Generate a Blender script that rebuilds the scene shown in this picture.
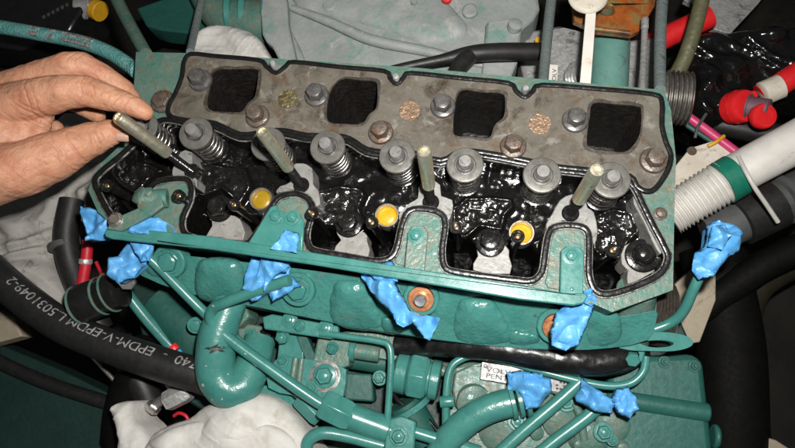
import bpy, bmesh, math, random
import numpy as np
from mathutils import Vector, Matrix, geometry, noise as mnoise
random.seed(7)
rng = np.random.default_rng(7)
for o in list(bpy.data.objects): bpy.data.objects.remove(o)
SC = bpy.context.scene
COL = SC.collection
S = 0.01                      # everything below is written in centimetres

# ------------------------------------------------------------------ camera
F = 618.0; CU, CV = 397.5, 224.0; H = 46.0
ND = Vector(((470-CU)/F, -(380-CV)/F, -1.0)).normalized()      # straight down, in camera axes
ZW = -ND
XW = Vector((1, 0, 0)); XW = (XW - ZW*XW.dot(ZW)).normalized(); YW = ZW.cross(XW)
def _P(u, v, z):
    d = Vector(((u-CU)/F, -(v-CV)/F, -1.0))
    w = Vector((XW.dot(d), YW.dot(d), ZW.dot(d)))
    return w*((z-H)/w.z) + Vector((0, 0, H))
a_, b_ = _P(195.5, 132, 1.4), _P(614, 177, 1.4)
ang = math.atan2(b_.y-a_.y, b_.x-a_.x)
XW, YW = XW*math.cos(ang)+YW*math.sin(ang), YW*math.cos(ang)-XW*math.sin(ang)
P = _P
def px(n, z): return n*(H-z)/F
M3 = Matrix((XW, YW, ZW))     # camera axes -> engine axes
cam_d = bpy.data.cameras.new('camera'); cam = bpy.data.objects.new('camera', cam_d); COL.objects.link(cam)
cam_d.sensor_width = 36; cam_d.lens = F/795*36; cam_d.clip_start = .01; cam_d.clip_end = 50
cam.matrix_world = Matrix.Translation((0, 0, H*S)) @ M3.to_4x4()
SC.camera = cam
# ------------------------------------------------------------------ light: the flash beside the lens and a dim cabin
W = bpy.data.worlds.new('World'); SC.world = W; W.use_nodes = True
W.node_tree.nodes['Background'].inputs[0].default_value = (.9, .95, 1, 1)
W.node_tree.nodes['Background'].inputs[1].default_value = .04
fl = bpy.data.lights.new('camera_flash', 'AREA'); fl.shape = 'RECTANGLE'; fl.size = .026; fl.size_y = .014
fl.energy = 5.7; fl.color = (1, .97, .93)
flo = bpy.data.objects.new('camera_flash', fl); COL.objects.link(flo)
off = M3 @ Vector((3.2, 5.2, .5))
aim = M3 @ Vector((.02, -.06, -1))
flo.matrix_world = Matrix.Translation((off+Vector((0, 0, H)))*S) @ (aim.to_track_quat('-Z', 'Y').to_matrix().to_4x4())
SC.view_settings.view_transform = 'Standard'; SC.view_settings.look = 'None'
SC.view_settings.exposure = 0; SC.view_settings.gamma = 1; SC.view_settings.use_curve_mapping = False

# ------------------------------------------------------------------ materials
def mat(name, c1, c2=None, nscale=1.0, rough=.5, rough2=None, metal=0., bump=0., bscale=6., fine=0., fscale=25.,
        stain=None, sscale=.6, slo=.55, shi=.7, spec=.5, speck=None, sp=.72, spscale=9., sss=0., coat=0., mus=None, lines=None):
    m = bpy.data.materials.new(name); m.use_nodes = True
    nt = m.node_tree; N = nt.nodes; L = nt.links; b = N['Principled BSDF']
    tc = N.new('ShaderNodeTexCoord'); mp = N.new('ShaderNodeMapping'); L.new(tc.outputs['Object'], mp.inputs[0])
    mp.inputs['Scale'].default_value = (100, 100, 100)
    oi = N.new('ShaderNodeObjectInfo'); ml = N.new('ShaderNodeMath'); ml.operation = 'MULTIPLY'; ml.inputs[1].default_value = 60; L.new(oi.outputs['Random'], ml.inputs[0]); L.new(ml.outputs[0], mp.inputs['Location'])
    def nz(sc, det=6, ro=.6, dist=0.):
        n = N.new('ShaderNodeTexNoise'); n.inputs['Scale'].default_value = sc; n.inputs['Detail'].default_value = det
        n.inputs['Roughness'].default_value = ro; n.inputs['Distortion'].default_value = dist
        L.new(mp.outputs[0], n.inputs['Vector']); return n.outputs['Fac']
    def ramp(f, lo, hi):
        r = N.new('ShaderNodeMapRange'); r.inputs[1].default_value = lo; r.inputs[2].default_value = hi
        L.new(f, r.inputs[0]); return r.outputs[0]
    def mix(f, a, c):
        x = N.new('ShaderNodeMix'); x.data_type = 'RGBA'; L.new(f, x.inputs[0])
        for s, q in ((6, a), (7, c)):
            if isinstance(q, tuple): x.inputs[s].default_value = (*q, 1)
            else: L.new(q, x.inputs[s])
        return x.outputs[2]
    col = None
    f0 = ramp(nz(nscale, 8, .65, .3), .36, .64)
    col = mix(f0, c1, c2 or c1)
    if stain:
        for k, st in enumerate(stain if isinstance(stain, list) else [stain]):
            col = mix(ramp(nz(sscale*(1+.37*k), 9, .7, .6), slo+.02*k, shi), col, st)
    if speck: col = mix(ramp(nz(spscale, 4, .7), sp, sp+.05), col, speck)
    L.new(col, b.inputs['Base Color'])
    r2 = rough2 if rough2 is not None else min(1, rough+.18)
    rr = N.new('ShaderNodeMapRange'); L.new(nz(2.3, 5), rr.inputs[0]); rr.inputs[1].default_value = .35; rr.inputs[2].default_value = .65
    rr.inputs[3].default_value = rough; rr.inputs[4].default_value = r2; L.new(rr.outputs[0], b.inputs['Roughness'])
    b.inputs['Metallic'].default_value = metal; b.inputs['Specular IOR Level'].default_value = spec
    if coat: b.inputs['Coat Weight'].default_value = coat; b.inputs['Coat Roughness'].default_value = .08
    if sss:
        b.inputs['Subsurface Weight'].default_value = sss; b.inputs['Subsurface Radius'].default_value = (.006, .0022, .0012); b.inputs['Subsurface Scale'].default_value = 1
    prev = None
    for st, sc, dist in ((bump, bscale, .02), (fine, fscale, .006)):
        if st:
            bm = N.new('ShaderNodeBump'); bm.inputs['Strength'].default_value = st; bm.inputs['Distance'].default_value = dist*.1
            L.new(nz(sc, 1.2, .45), bm.inputs['Height'])
            if prev: L.new(prev, bm.inputs['Normal'])
            prev = bm.outputs[0]
    if lines:
        wv = N.new('ShaderNodeTexWave'); wv.inputs['Scale'].default_value = lines; wv.inputs['Distortion'].default_value = 1.5; wv.inputs['Detail'].default_value = 2
        L.new(mp.outputs[0], wv.inputs['Vector']); bm = N.new('ShaderNodeBump'); bm.inputs['Strength'].default_value = .12; bm.inputs['Distance'].default_value = .0004
        L.new(wv.outputs['Fac'], bm.inputs['Height'])
        if prev: L.new(prev, bm.inputs['Normal'])
        prev = bm.outputs[0]
    if prev: L.new(prev, b.inputs['Normal'])
    return m
TEAL = (.036, .162, .142); TEAL2 = (.054, .205, .180)
MT = dict(
 teal=mat('teal_paint', TEAL, TEAL2, .5, .24, .38, bump=.16, bscale=2.2, fine=.22, fscale=8, stain=[(.10, .165, .14), (.055, .075, .055)], sscale=.8, slo=.60, shi=.75, speck=(.17, .15, .11), sp=.685, spscale=6),
 tealcast=mat('teal_painted_casting', TEAL, TEAL2, .5, .24, .36, bump=.34, bscale=2.8, fine=.35, fscale=6.5, stain=[(.10, .165, .14), (.05, .065, .045), (.12, .07, .03)], sscale=.7, slo=.575, shi=.72, speck=(.17, .15, .11), sp=.68, spscale=5),
 tealclean=mat('teal_pipe_paint', TEAL, TEAL2, .6, .22, .34, fine=.06, fscale=6, speck=(.20, .21, .18), sp=.74, spscale=5, stain=(.08, .15, .12), sscale=1.3, slo=.64, shi=.8),
 tealdirty=mat('dirty_teal_casting', (.045, .15, .12), (.12, .16, .13), .8, .36, .6, bump=.25, bscale=3, fine=.25, fscale=9, stain=[(.14, .10, .05), (.2, .19, .16)], sscale=1.1, slo=.55, shi=.68),
 tealdark=mat('dark_green_paint', (.010, .070, .055), (.015, .088, .071), .4, .45, .6, bump=.15, bscale=2, fine=.15, fscale=18, stain=(.03, .07, .055), sscale=.4, slo=.55, shi=.75),
 boxgreen=mat('green_cover_paint', (.015, .085, .070), (.020, .102, .085), .4, .36, .5, bump=.12, bscale=2, fine=.1, fscale=7, stain=(.03, .07, .055), sscale=.5, slo=.56, shi=.72, speck=(.10, .12, .10), sp=.735, spscale=4),
 tealfloor=mat('dark_green_floor_paint', (.006, .026, .021), (.009, .034, .028), .3, .5, .65, bump=.15, bscale=2, fine=.15, stain=(.014, .032, .027), sscale=.4, slo=.55, shi=.75),  # floor paint; also stands for gap shade on the block wall
 canister=mat('faded_teal_paint', (.10, .26, .22), (.15, .30, .26), .5, .4, .5, fine=.15, stain=(.08, .12, .10), sscale=.5),
 cast=mat('grey_teal_cast_alloy', (.22, .245, .238), (.29, .305, .295), .35, .5, .65, bump=.25, bscale=2, fine=.35, fscale=18, stain=[(.12, .24, .21), (.36, .36, .34)], sscale=.3, slo=.54, shi=.68, speck=(.03, .03, .028), sp=.685, spscale=5),
 deck=mat('stained_machined_deck', (.086, .077, .060), (.142, .130, .106), .3, .36, .52, bump=.08, bscale=2, fine=.12, fscale=8, stain=[(.038, .027, .017), (.092, .056, .029), (.19, .18, .157)], sscale=.42, slo=.51, shi=.66, speck=(.24, .22, .19), sp=.73, spscale=5, lines=2.6),
 grey=mat('bare_grey_alloy', (.19, .19, .18), (.28, .28, .265), .9, .33, .5, metal=.15, bump=.08, bscale=3, fine=.06, fscale=8, stain=(.07, .065, .055), sscale=1.2, slo=.57, shi=.68),
 rim=mat('grimy_rim_metal', (.12, .118, .108), (.24, .235, .22), 1.2, .3, .5, metal=.1, bump=.3, bscale=4, stain=[(.02, .02, .018), (.03, .05, .04)], sscale=1.0, slo=.5, shi=.62),
 padgrey=mat('pale_alloy_pad', (.20, .195, .18), (.29, .28, .26), 1., .36, .5, bump=.12, bscale=3, fine=.12, fscale=8, stain=[(.10, .095, .08), (.02, .02, .018)], sscale=1.4, slo=.58, shi=.7),
 gasket=mat('black_rubber_seal', (.006, .006, .006), (.011, .011, .011), 2, .2, .36, bump=.15, bscale=3, speck=(.10, .085, .06), sp=.75, spscale=6),
 oil=mat('oily_black_casting', (.004, .004, .004), (.008, .0075, .007), 2, .09, .18, bump=.3, bscale=1.5, fine=.12, fscale=5, spec=.7),
 oilrough=mat('oily_rough_casting', (.005, .005, .005), (.010, .0095, .009), 2, .16, .28, bump=.4, bscale=2.2, fine=.45, fscale=6, spec=.75),
 oilwell=mat('black_oil_well', (.0015, .0015, .0015), (.003, .003, .003), 2, .4, .6, spec=.06),  # recess shade put into the colour of the deep wells
 scuff=mat('black_scuff', (.01, .012, .012), (.02, .022, .02), 3, .4), chip=mat('pale_paint_chip', (.30, .31, .28), (.42, .42, .38), 3, .45),
 sleeve=mat('black_crinkled_sleeve', (.005, .005, .005), (.008, .008, .008), 1, .26, .4, bump=.7, bscale=.9, fine=.15, fscale=8, spec=.5),
 oilsm=mat('oily_black_steel', (.006, .006, .006), (.013, .0125, .012), 3, .12, .24, bump=.06, bscale=5, spec=.8),
 soot=mat('sooty_port_wall', (.006, .005, .0045), (.014, .011, .009), 1.5, .42, .7, bump=.5, bscale=3, fine=.4, fscale=6, speck=(.06, .05, .045), sp=.71, spscale=6),
 sootedge=mat('soot_stain', (.022, .018, .014), (.05, .042, .033), 2.2, .45, .6, stain=(.085, .06, .038), sscale=1.5, slo=.5, shi=.62),
 steel=mat('spring_steel', (.26, .25, .235), (.38, .37, .35), 1.5, .2, .32, metal=.9, stain=(.04, .035, .03), sscale=1.2, slo=.5, shi=.66),
 tipsteel=mat('ground_steel_tip', (.26, .255, .245), (.36, .355, .34), 1.2, .26, .38, metal=.5, stain=(.10, .09, .08), sscale=1.5, slo=.55, shi=.7),
 retainer=mat('satin_retainer_steel', (.15, .145, .132), (.225, .22, .20), .8, .26, .40, metal=.5, fine=.1, fscale=24, stain=(.16, .14, .11), sscale=1.2, slo=.58, shi=.75),
 stud=mat('yellow_zinc_stud', (.76, .69, .50), (.88, .83, .66), 1.2, .36, .46, metal=.92, bump=.12, bscale=3, fine=.1, fscale=16, stain=[(.34, .27, .13), (.95, .93, .85)], sscale=1.2, slo=.55, shi=.75),
 bolt=mat('dark_bolt_steel', (.075, .072, .070), (.15, .145, .14), 2, .26, .4, metal=.35, bump=.06, bscale=5, fine=.05, stain=(.10, .07, .045), sscale=1.4, slo=.57, shi=.7),
 rust=mat('rusty_brown_bolt', (.085, .068, .054), (.15, .125, .105), 2, .32, .55, metal=.3, bump=.18, bscale=5, fine=.15, stain=(.11, .045, .018), sscale=1.4, slo=.5, shi=.65),
 brass=mat('rusty_brass_plug', (.20, .125, .075), (.34, .24, .165), 1.6, .36, .5, metal=.45, bump=.5, bscale=3.2, fine=.5, fscale=9, stain=(.16, .07, .025), sscale=1.6, slo=.54, shi=.64),
 plugolive=mat('olive_brass_plug', (.14, .115, .05), (.26, .23, .13), 2.0, .28, .44, metal=.6, bump=.75, bscale=3.2, fine=.5, fscale=9, stain=(.12, .07, .02), sscale=1.6, slo=.54, shi=.64),
 yellow=mat('yellow_plastic', (.46, .26, .006), (.56, .35, .015), .8, .25, .4, spec=.5, bump=.1, bscale=2),
 ochre=mat('ochre_plug', (.26, .16, .005), (.33, .21, .008), .8, .3, .45, bump=.1, bscale=2),
 chrome=mat('bright_ring_steel', (.55, .52, .48), (.7, .68, .64), 1, .2, .3, metal=.9),
 bronze=mat('bronze_cup', (.35, .22, .10), (.45, .30, .14), 3, .2, .3, metal=.8),
 copper=mat('copper_washer', (.50, .20, .09), (.62, .28, .13), 1.5, .3, .45, metal=.6, stain=(.2, .08, .04)),
 tape=mat('blue_masking_tape', (.075, .30, .60), (.11, .35, .66), .5, .36, .5, bump=.22, bscale=3.2, fine=.1, fscale=9, spec=.45, stain=(.04, .22, .52), sscale=.7),
 rag=mat('white_cotton_rag', (.47, .46, .425), (.57, .56, .53), .5, .85, .95, stain=(.36, .34, .29), sscale=.35, slo=.54, shi=.75, bump=.12, bscale=1.5, fine=.15, fscale=10, spec=.2),
 ragdirty=mat('soiled_white_cloth', (.30, .29, .265), (.37, .36, .335), .4, .85, .95, bump=.15, bscale=1.5, fine=.2, fscale=10, spec=.2, stain=[(.19, .175, .145), (.09, .075, .055)], sscale=.4, slo=.55, shi=.72),
 rubber=mat('black_rubber', (.010, .010, .010), (.016, .016, .0155), 1, .4, .52, fine=.2, fscale=20, stain=(.03, .028, .026), sscale=.8, slo=.62, shi=.85),
 dimrubber=mat('dusty_dark_rubber', (.0025, .0025, .0025), (.0045, .0045, .004), .5, .6, .75, fine=.2, spec=.12),  # black rubber darkened further, standing in for flash falloff
 plastic=mat('black_plastic', (.008, .008, .008), (.012, .012, .012), 1, .18, .3, spec=.6),
 bag=mat('black_bin_bag', (.004, .004, .004), (.007, .007, .007), 1, .12, .2, spec=.7, bump=.35, bscale=1.6),
 hosegrey=mat('dark_grey_pipe', (.055, .057, .056), (.075, .077, .076), .8, .5, .65, fine=.15),
 white=mat('white_hose_plastic', (.52, .50, .46), (.62, .60, .56), .5, .45, .6, fine=.15, fscale=18, stain=(.30, .27, .22), sscale=.7, slo=.58, shi=.75),
 cream=mat('cream_board', (.52, .47, .38), (.60, .56, .48), .5, .6, .75, bump=.2, bscale=2, stain=(.20, .15, .10), sscale=.6, slo=.58, shi=.72),
 greentape=mat('green_tape', (.006, .13, .085), (.008, .15, .10), .8, .35, .5),
 red=mat('red_plastic', (.60, .012, .016), (.68, .02, .022), .6, .32, .45),
 redhose=mat('red_hose_rubber', (.42, .010, .022), (.50, .015, .03), .6, .4, .5),
 pink=mat('pink_cable', (.48, .03, .12), (.55, .05, .16), .6, .4, .5),
 maroon=mat('dull_purple_plastic', (.12, .06, .08), (.16, .09, .11), 1, .5, .6),
 greyblue=mat('dull_grey_paint', (.11, .14, .14), (.16, .19, .185), .9, .42, .6, bump=.3, bscale=3, stain=(.06, .055, .04), sscale=.9, slo=.56, shi=.7),
 olive=mat('olive_hose', (.075, .075, .035), (.105, .10, .05), 1, .5, .6, bump=.3, bscale=2.5, stain=(.04, .035, .02)),
 dimolive=mat('dim_olive_hose', (.016, .015, .008), (.022, .020, .012), 1, .6, .7, spec=.15),  # the olive above, darkened in colour in place of flash falloff
 silver=mat('dull_cast_silver', (.34, .34, .33), (.46, .46, .45), 1, .35, .5, metal=.4, bump=.4, bscale=3, stain=(.06, .055, .05), sscale=.9),
 orange=mat('orange_painted_cover', (.20, .05, .010), (.36, .10, .02), .7, .25, .4, stain=[(.07, .04, .02), (.20, .14, .05)], sscale=.5, slo=.48, shi=.6),
 whitestrip=mat('white_strip_plastic', (.66, .62, .56), (.74, .71, .66), .6, .4, .5, stain=(.5, .38, .26), sscale=.4),
 skin=mat('skin', (.40, .190, .112), (.49, .255, .160), .5, .48, .60, bump=.3, bscale=2.6, fine=.6, fscale=7, sss=.15, spec=.32, stain=[(.36, .12, .07), (.25, .13, .08)], sscale=.4, slo=.50, shi=.78, speck=(.16, .085, .06), sp=.715, spscale=2.6),
 nail=mat('finger_nail', (.38, .225, .16), (.44, .28, .21), 1, .25, .35, spec=.6),
 bilge=mat('dark_bilge', (.012, .011, .010), (.022, .020, .017), .1, .6, .8, bump=.4, bscale=.5, stain=(.025, .022, .016), sscale=.12, spec=.15),
 wood=mat('worn_beige_wood', (.30, .25, .18), (.38, .33, .25), .3, .65, .8, bump=.3, bscale=1, stain=(.10, .075, .05), sscale=.3),
 plate=mat('grey_name_plate', (.11, .108, .105), (.15, .148, .145), 1, .35, .5, metal=.3, stain=(.15, .14, .12), sscale=1.2),
 ink=mat('black_ink', (.012, .012, .012)), whiteink=mat('pale_hose_print', (.22, .22, .21), (.32, .32, .31), 4, .6, stain=(.04, .04, .04), sscale=3, slo=.5, shi=.62),
 tie=mat('clear_cable_tie', (.42, .41, .38), (.5, .49, .46), 1, .35),
 amber=mat('amber_cap', (.60, .30, .01), (.66, .36, .02), 1, .4),
 pipebrown=mat('brown_steel_rings', (.13, .11, .09), (.2, .18, .15), 2, .3, .45, metal=.7),
)
# teal braid under a clear sleeve
def braid_mat():
    m = mat('teal_braided_sleeve', (.07, .30, .28), (.20, .42, .40), 1, .2, .3, coat=.6, spec=.6)
    nt = m.node_tree; N = nt.nodes; L = nt.links; b = N['Principled BSDF']
    tc = [n for n in N if n.type == 'MAPPING'][0]
    ch = N.new('ShaderNodeTexVoronoi'); ch.inputs['Scale'].default_value = 5.5; L.new(tc.outputs[0], ch.inputs['Vector'])
    bm = N.new('ShaderNodeBump'); bm.inputs['Strength'].default_value = .8; bm.inputs['Distance'].default_value = .001
    L.new(ch.outputs['Distance'], bm.inputs['Height']); L.new(bm.outputs[0], b.inputs['Normal'])
    return m
MT['braid'] = braid_mat()
MT['braidwire'] = mat('silver_black_braid', (.75, .75, .72), (.12, .12, .115), 3.2, .25, .4, metal=.5, bump=.8, bscale=6)

# ------------------------------------------------------------------ mesh helpers
WLOC = {}
def cr(pts, n=6, closed=False):
    """Catmull-Rom through points (tuples of any length)"""
    p = [np.array(q, float) for q in pts]; out = []
    m = len(p); segs = m if closed else m-1
    for i in range(segs):
        if closed: a, b, c, d = p[(i-1) % m], p[i], p[(i+1) % m], p[(i+2) % m]
        else: a, b, c, d = p[max(i-1, 0)], p[i], p[i+1], p[min(i+2, m-1)]
        for k in range(n):
            t = k/n
            out.append(.5*((2*b)+(c-a)*t+(2*a-5*b+4*c-d)*t*t+(3*b-a-3*c+d)*t**3))
    if not closed: out.append(p[-1])
    return out
class MB:
    def __init__(s): s.v = []; s.f = []
    def add(s, vs, fs):
        n = len(s.v); s.v += [Vector(q) for q in vs]; s.f += [tuple(n+i for i in f) for f in fs]; return s
    def tube(s, pts, r, seg=14, cap=True, n=0, closed=False, flat=1.0):
        """pts: world points (cm); r: number or list"""
        if n: 
            rr = list(r) if isinstance(r, (list, tuple)) else [r]*len(pts)
            q = cr([(*p, w) for p, w in zip(pts, rr)], n, closed); pts = [Vector(x[:3]) for x in q]; r = [x[3] for x in q]
        pts = [Vector(p) for p in pts]; m = len(pts)
        r = list(r) if isinstance(r, (list, tuple)) else [r]*m
        T = []
        for i in range(m):
            a = pts[i-1] if (i or closed) else pts[0]; b = pts[(i+1) % m] if (closed or i < m-1) else pts[i]
            t = (b-a); T.append(t.normalized() if t.length > 1e-9 else (T[-1] if T else Vector((0, 0, 1))))
        nrm = Vector((0, 0, 1)) if abs(T[0].z) < .9 else Vector((0, 1, 0))
        if closed: nrm = Vector((0, 0, 1))
        base = len(s.v)
        for i in range(m):
            if closed: nrm = Vector((0, 0, 1))
            nrm = (nrm - T[i]*nrm.dot(T[i])).normalized(); bi = T[i].cross(nrm)
            for k in range(seg):
                a = 2*math.pi*k/seg
                s.v.append(pts[i]+(nrm*math.cos(a)*flat+bi*math.sin(a))*r[i])
        for i in range(m if closed else m-1):
            j = (i+1) % m
            for k in range(seg):
                l = (k+1) % seg
                s.f.append((base+i*seg+k, base+i*seg+l, base+j*seg+l, base+j*seg+k))
        if cap and not closed:
            s.f.append(tuple(base+k for k in range(seg))[::-1]); s.f.append(tuple(base+(m-1)*seg+k for k in range(seg)))
        return s
    def lathe(s, c, prof, axis=(0, 0, 1), seg=28, rot=0., caps=True):
        """prof: list of (radius, height)"""
        c = Vector(c); ax = Vector(axis).normalized()
        e = Vector((1, 0, 0)) if abs(ax.x) < .9 else Vector((0, 1, 0))
        e = (e-ax*e.dot(ax)).normalized(); g = ax.cross(e); base = len(s.v)
        for r, h in prof:
            for k in range(seg):
                a = 2*math.pi*k/seg+rot; s.v.append(c+ax*h+(e*math.cos(a)+g*math.sin(a))*r)
        for i in range(len(prof)-1):
            for k in range(seg):
                l = (k+1) % seg; s.f.append((base+i*seg+k, base+i*seg+l, base+(i+1)*seg+l, base+(i+1)*seg+k))
        if caps: s.f.append(tuple(base+k for k in range(seg))[::-1]); s.f.append(tuple(base+(len(prof)-1)*seg+k for k in range(seg)))
        return s
    def prism(s, out, z, depth, holes=(), dz=None, sm=0, hsm=4):
        """out: image outline read at height z; walls go straight down by depth"""
        def loop(o, n):
            w = [P(u, v, z if dz is None else z+dz(u, v)) for u, v in o]
            return [Vector(q) for q in cr([tuple(x) for x in w], n, True)] if n else w
        loops = [loop(out, sm)]+[loop(h, hsm) for h in holes]
        return s.slab(loops, depth)
    def slab(s, loops, depth):
        flatl = [q for l in loops for q in l]
        tri = geometry.tessellate_polygon([[Vector((q.x, q.y, 0)) for q in l] for l in loops])
        base = len(s.v); n = len(flatl)
        s.v += flatl; s.v += [q-Vector((0, 0, depth)) for q in flatl]
        for t in tri:
            a, b, c = (flatl[i] for i in t)
            up = (b-a).cross(c-a).z > 0
            t = tuple(t) if up else tuple(t)[::-1]
            s.f.append(tuple(base+i for i in t)); s.f.append(tuple(base+n+i for i in t)[::-1])
        k = 0
        for l in loops:
            m = len(l)
            for i in range(m):
                j = (i+1) % m; s.f.append((base+k+i, base+k+j, base+n+k+j, base+n+k+i))
            k += m
        return s
    def hexnut(s, c, r, h, axis=(0, 0, 1), rot=0., z0=0.):
        s.lathe(c, [(r*.9, z0), (r, z0+h*.12), (r, z0+h*.82), (r*.86, z0+h)], axis, 6, rot); return s
    def box(s, a, b, w, h):
        """bar from a to b, width w across, height h below"""
        a, b = Vector(a), Vector(b); t = (b-a).normalized(); n = Vector((-t.y, t.x, 0)).normalized()*w/2; d = Vector((0, 0, -h))
        v = [a+n, a-n, b-n, b+n]; v += [q+d for q in v]
        return s.add(v, [(0, 1, 2, 3), (7, 6, 5, 4), (0, 4, 5, 1), (1, 5, 6, 2), (2, 6, 7, 3), (3, 7, 4, 0)])
    def mesh(s, name, m, loc=(0, 0, 0), smooth=40):
        me = bpy.data.meshes.new(name); l = Vector(loc)
        me.from_pydata([(v-l)*S for v in s.v], [], s.f)
        b = bmesh.new(); b.from_mesh(me); bmesh.ops.recalc_face_normals(b, faces=b.faces); b.to_mesh(me); b.free()
        me.materials.append(MT[m] if isinstance(m, str) else m)
        if smooth: me.shade_smooth(); me.set_sharp_from_angle(angle=math.radians(smooth))
        return me
    def build(s, name, m, parent=None, bevel=0., smooth=40, sub=0, loc=None):
        if parent is not None: base = WLOC[parent.name]
        else:
            base = Vector((sum(v.x for v in s.v)/len(s.v), sum(v.y for v in s.v)/len(s.v), min(v.z for v in s.v))) if loc is None else Vector(loc)
        o = bpy.data.objects.new(name, s.mesh(name, m, base, smooth)); COL.objects.link(o)
        if parent is not None: o.parent = parent
        else: o.location = base*S
        WLOC[o.name] = base
        if bevel:
            bv = o.modifiers.new('bevel', 'BEVEL'); bv.width = bevel*S; bv.segments = 2; bv.limit_method = 'ANGLE'; bv.angle_limit = math.radians(38)
        if sub:
            sb = o.modifiers.new('sub', 'SUBSURF'); sb.levels = sub; sb.render_levels = sub
        return o
def tag(o, label, cat, group=None, kind=None):
    if label: o['label'] = label
    if cat: o['category'] = cat
    if group: o['group'] = group
    if kind: o['kind'] = kind
    return o
def thing(name, label, cat, loc, group=None):
    o = bpy.data.objects.new(name, None); COL.objects.link(o); o.empty_display_size = .01
    o.location = Vector(loc)*S; WLOC[o.name] = Vector(loc); return tag(o, label, cat, group)
def inst(name, me, parent, at, rotz=0., mod=None):
    """one more object on a shared mesh, standing at a world point (cm)"""
    o = bpy.data.objects.new(name, me); COL.objects.link(o)
    if parent is not None: o.parent = parent; o.location = (Vector(at)-WLOC[parent.name])*S
    else: o.location = Vector(at)*S
    o.rotation_euler.z = rotz; WLOC[o.name] = Vector(at); return o
def copy_tree(o, parent=None):
    c = o.copy(); COL.objects.link(c)
    if parent is not None: c.parent = parent; c.matrix_parent_inverse = o.matrix_parent_inverse
    for ch in list(o.children): copy_tree(ch, c)
    return c
# value noise on arrays
_tab = rng.random((256, 256))
def vn(x, y, sd=0):
    x = np.asarray(x, float)+sd*17.3; y = np.asarray(y, float)+sd*9.7
    xi = np.floor(x).astype(int); yi = np.floor(y).astype(int); fx = x-xi; fy = y-yi
    fx = fx*fx*fx*(fx*(fx*6-15)+10); fy = fy*fy*fy*(fy*(fy*6-15)+10)
    g = lambda i, j: _tab[i % 256, j % 256]
    return (g(xi, yi)*(1-fx)*(1-fy)+g(xi+1, yi)*fx*(1-fy)+g(xi, yi+1)*(1-fx)*fy+g(xi+1, yi+1)*fx*fy)*2-1
def fbm(x, y, sd=0, o=4):
    r = 0; a = 1
    for k in range(o): r = r+a*vn(x, y, sd+k*3); x = x*2.03; y = y*2.03; a *= .5
    return r
def ridge(x, y, sd=0, o=3):
    r = 0; a = 1
    for k in range(o): r = r+a*(1-2*np.abs(vn(x, y, sd+k*3))); x = x*1.9+.7; y = y*1.9; a *= .45
    return r
def sdist(pts, poly):
    """signed distance, positive inside"""
    p = np.asarray(pts, float)[:, None, :]; a = np.asarray(poly, float)[None]; b = np.roll(a, -1, 1)
    ab = b-a; t = np.clip(((p-a)*ab).sum(-1)/np.maximum((ab*ab).sum(-1), 1e-12), 0, 1)
    d = np.sqrt((((a+ab*t[..., None])-p)**2).sum(-1)).min(1)
    c = ((a[..., 1] > p[..., 1]) != (b[..., 1] > p[..., 1])) & (p[..., 0] < (b[..., 0]-a[..., 0])*(p[..., 1]-a[..., 1])/np.where(np.abs(b[..., 1]-a[..., 1]) < 1e-12, 1e-12, b[..., 1]-a[..., 1])+a[..., 0])
    return np.where(c.sum(1) % 2 == 1, d, -d)
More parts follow.
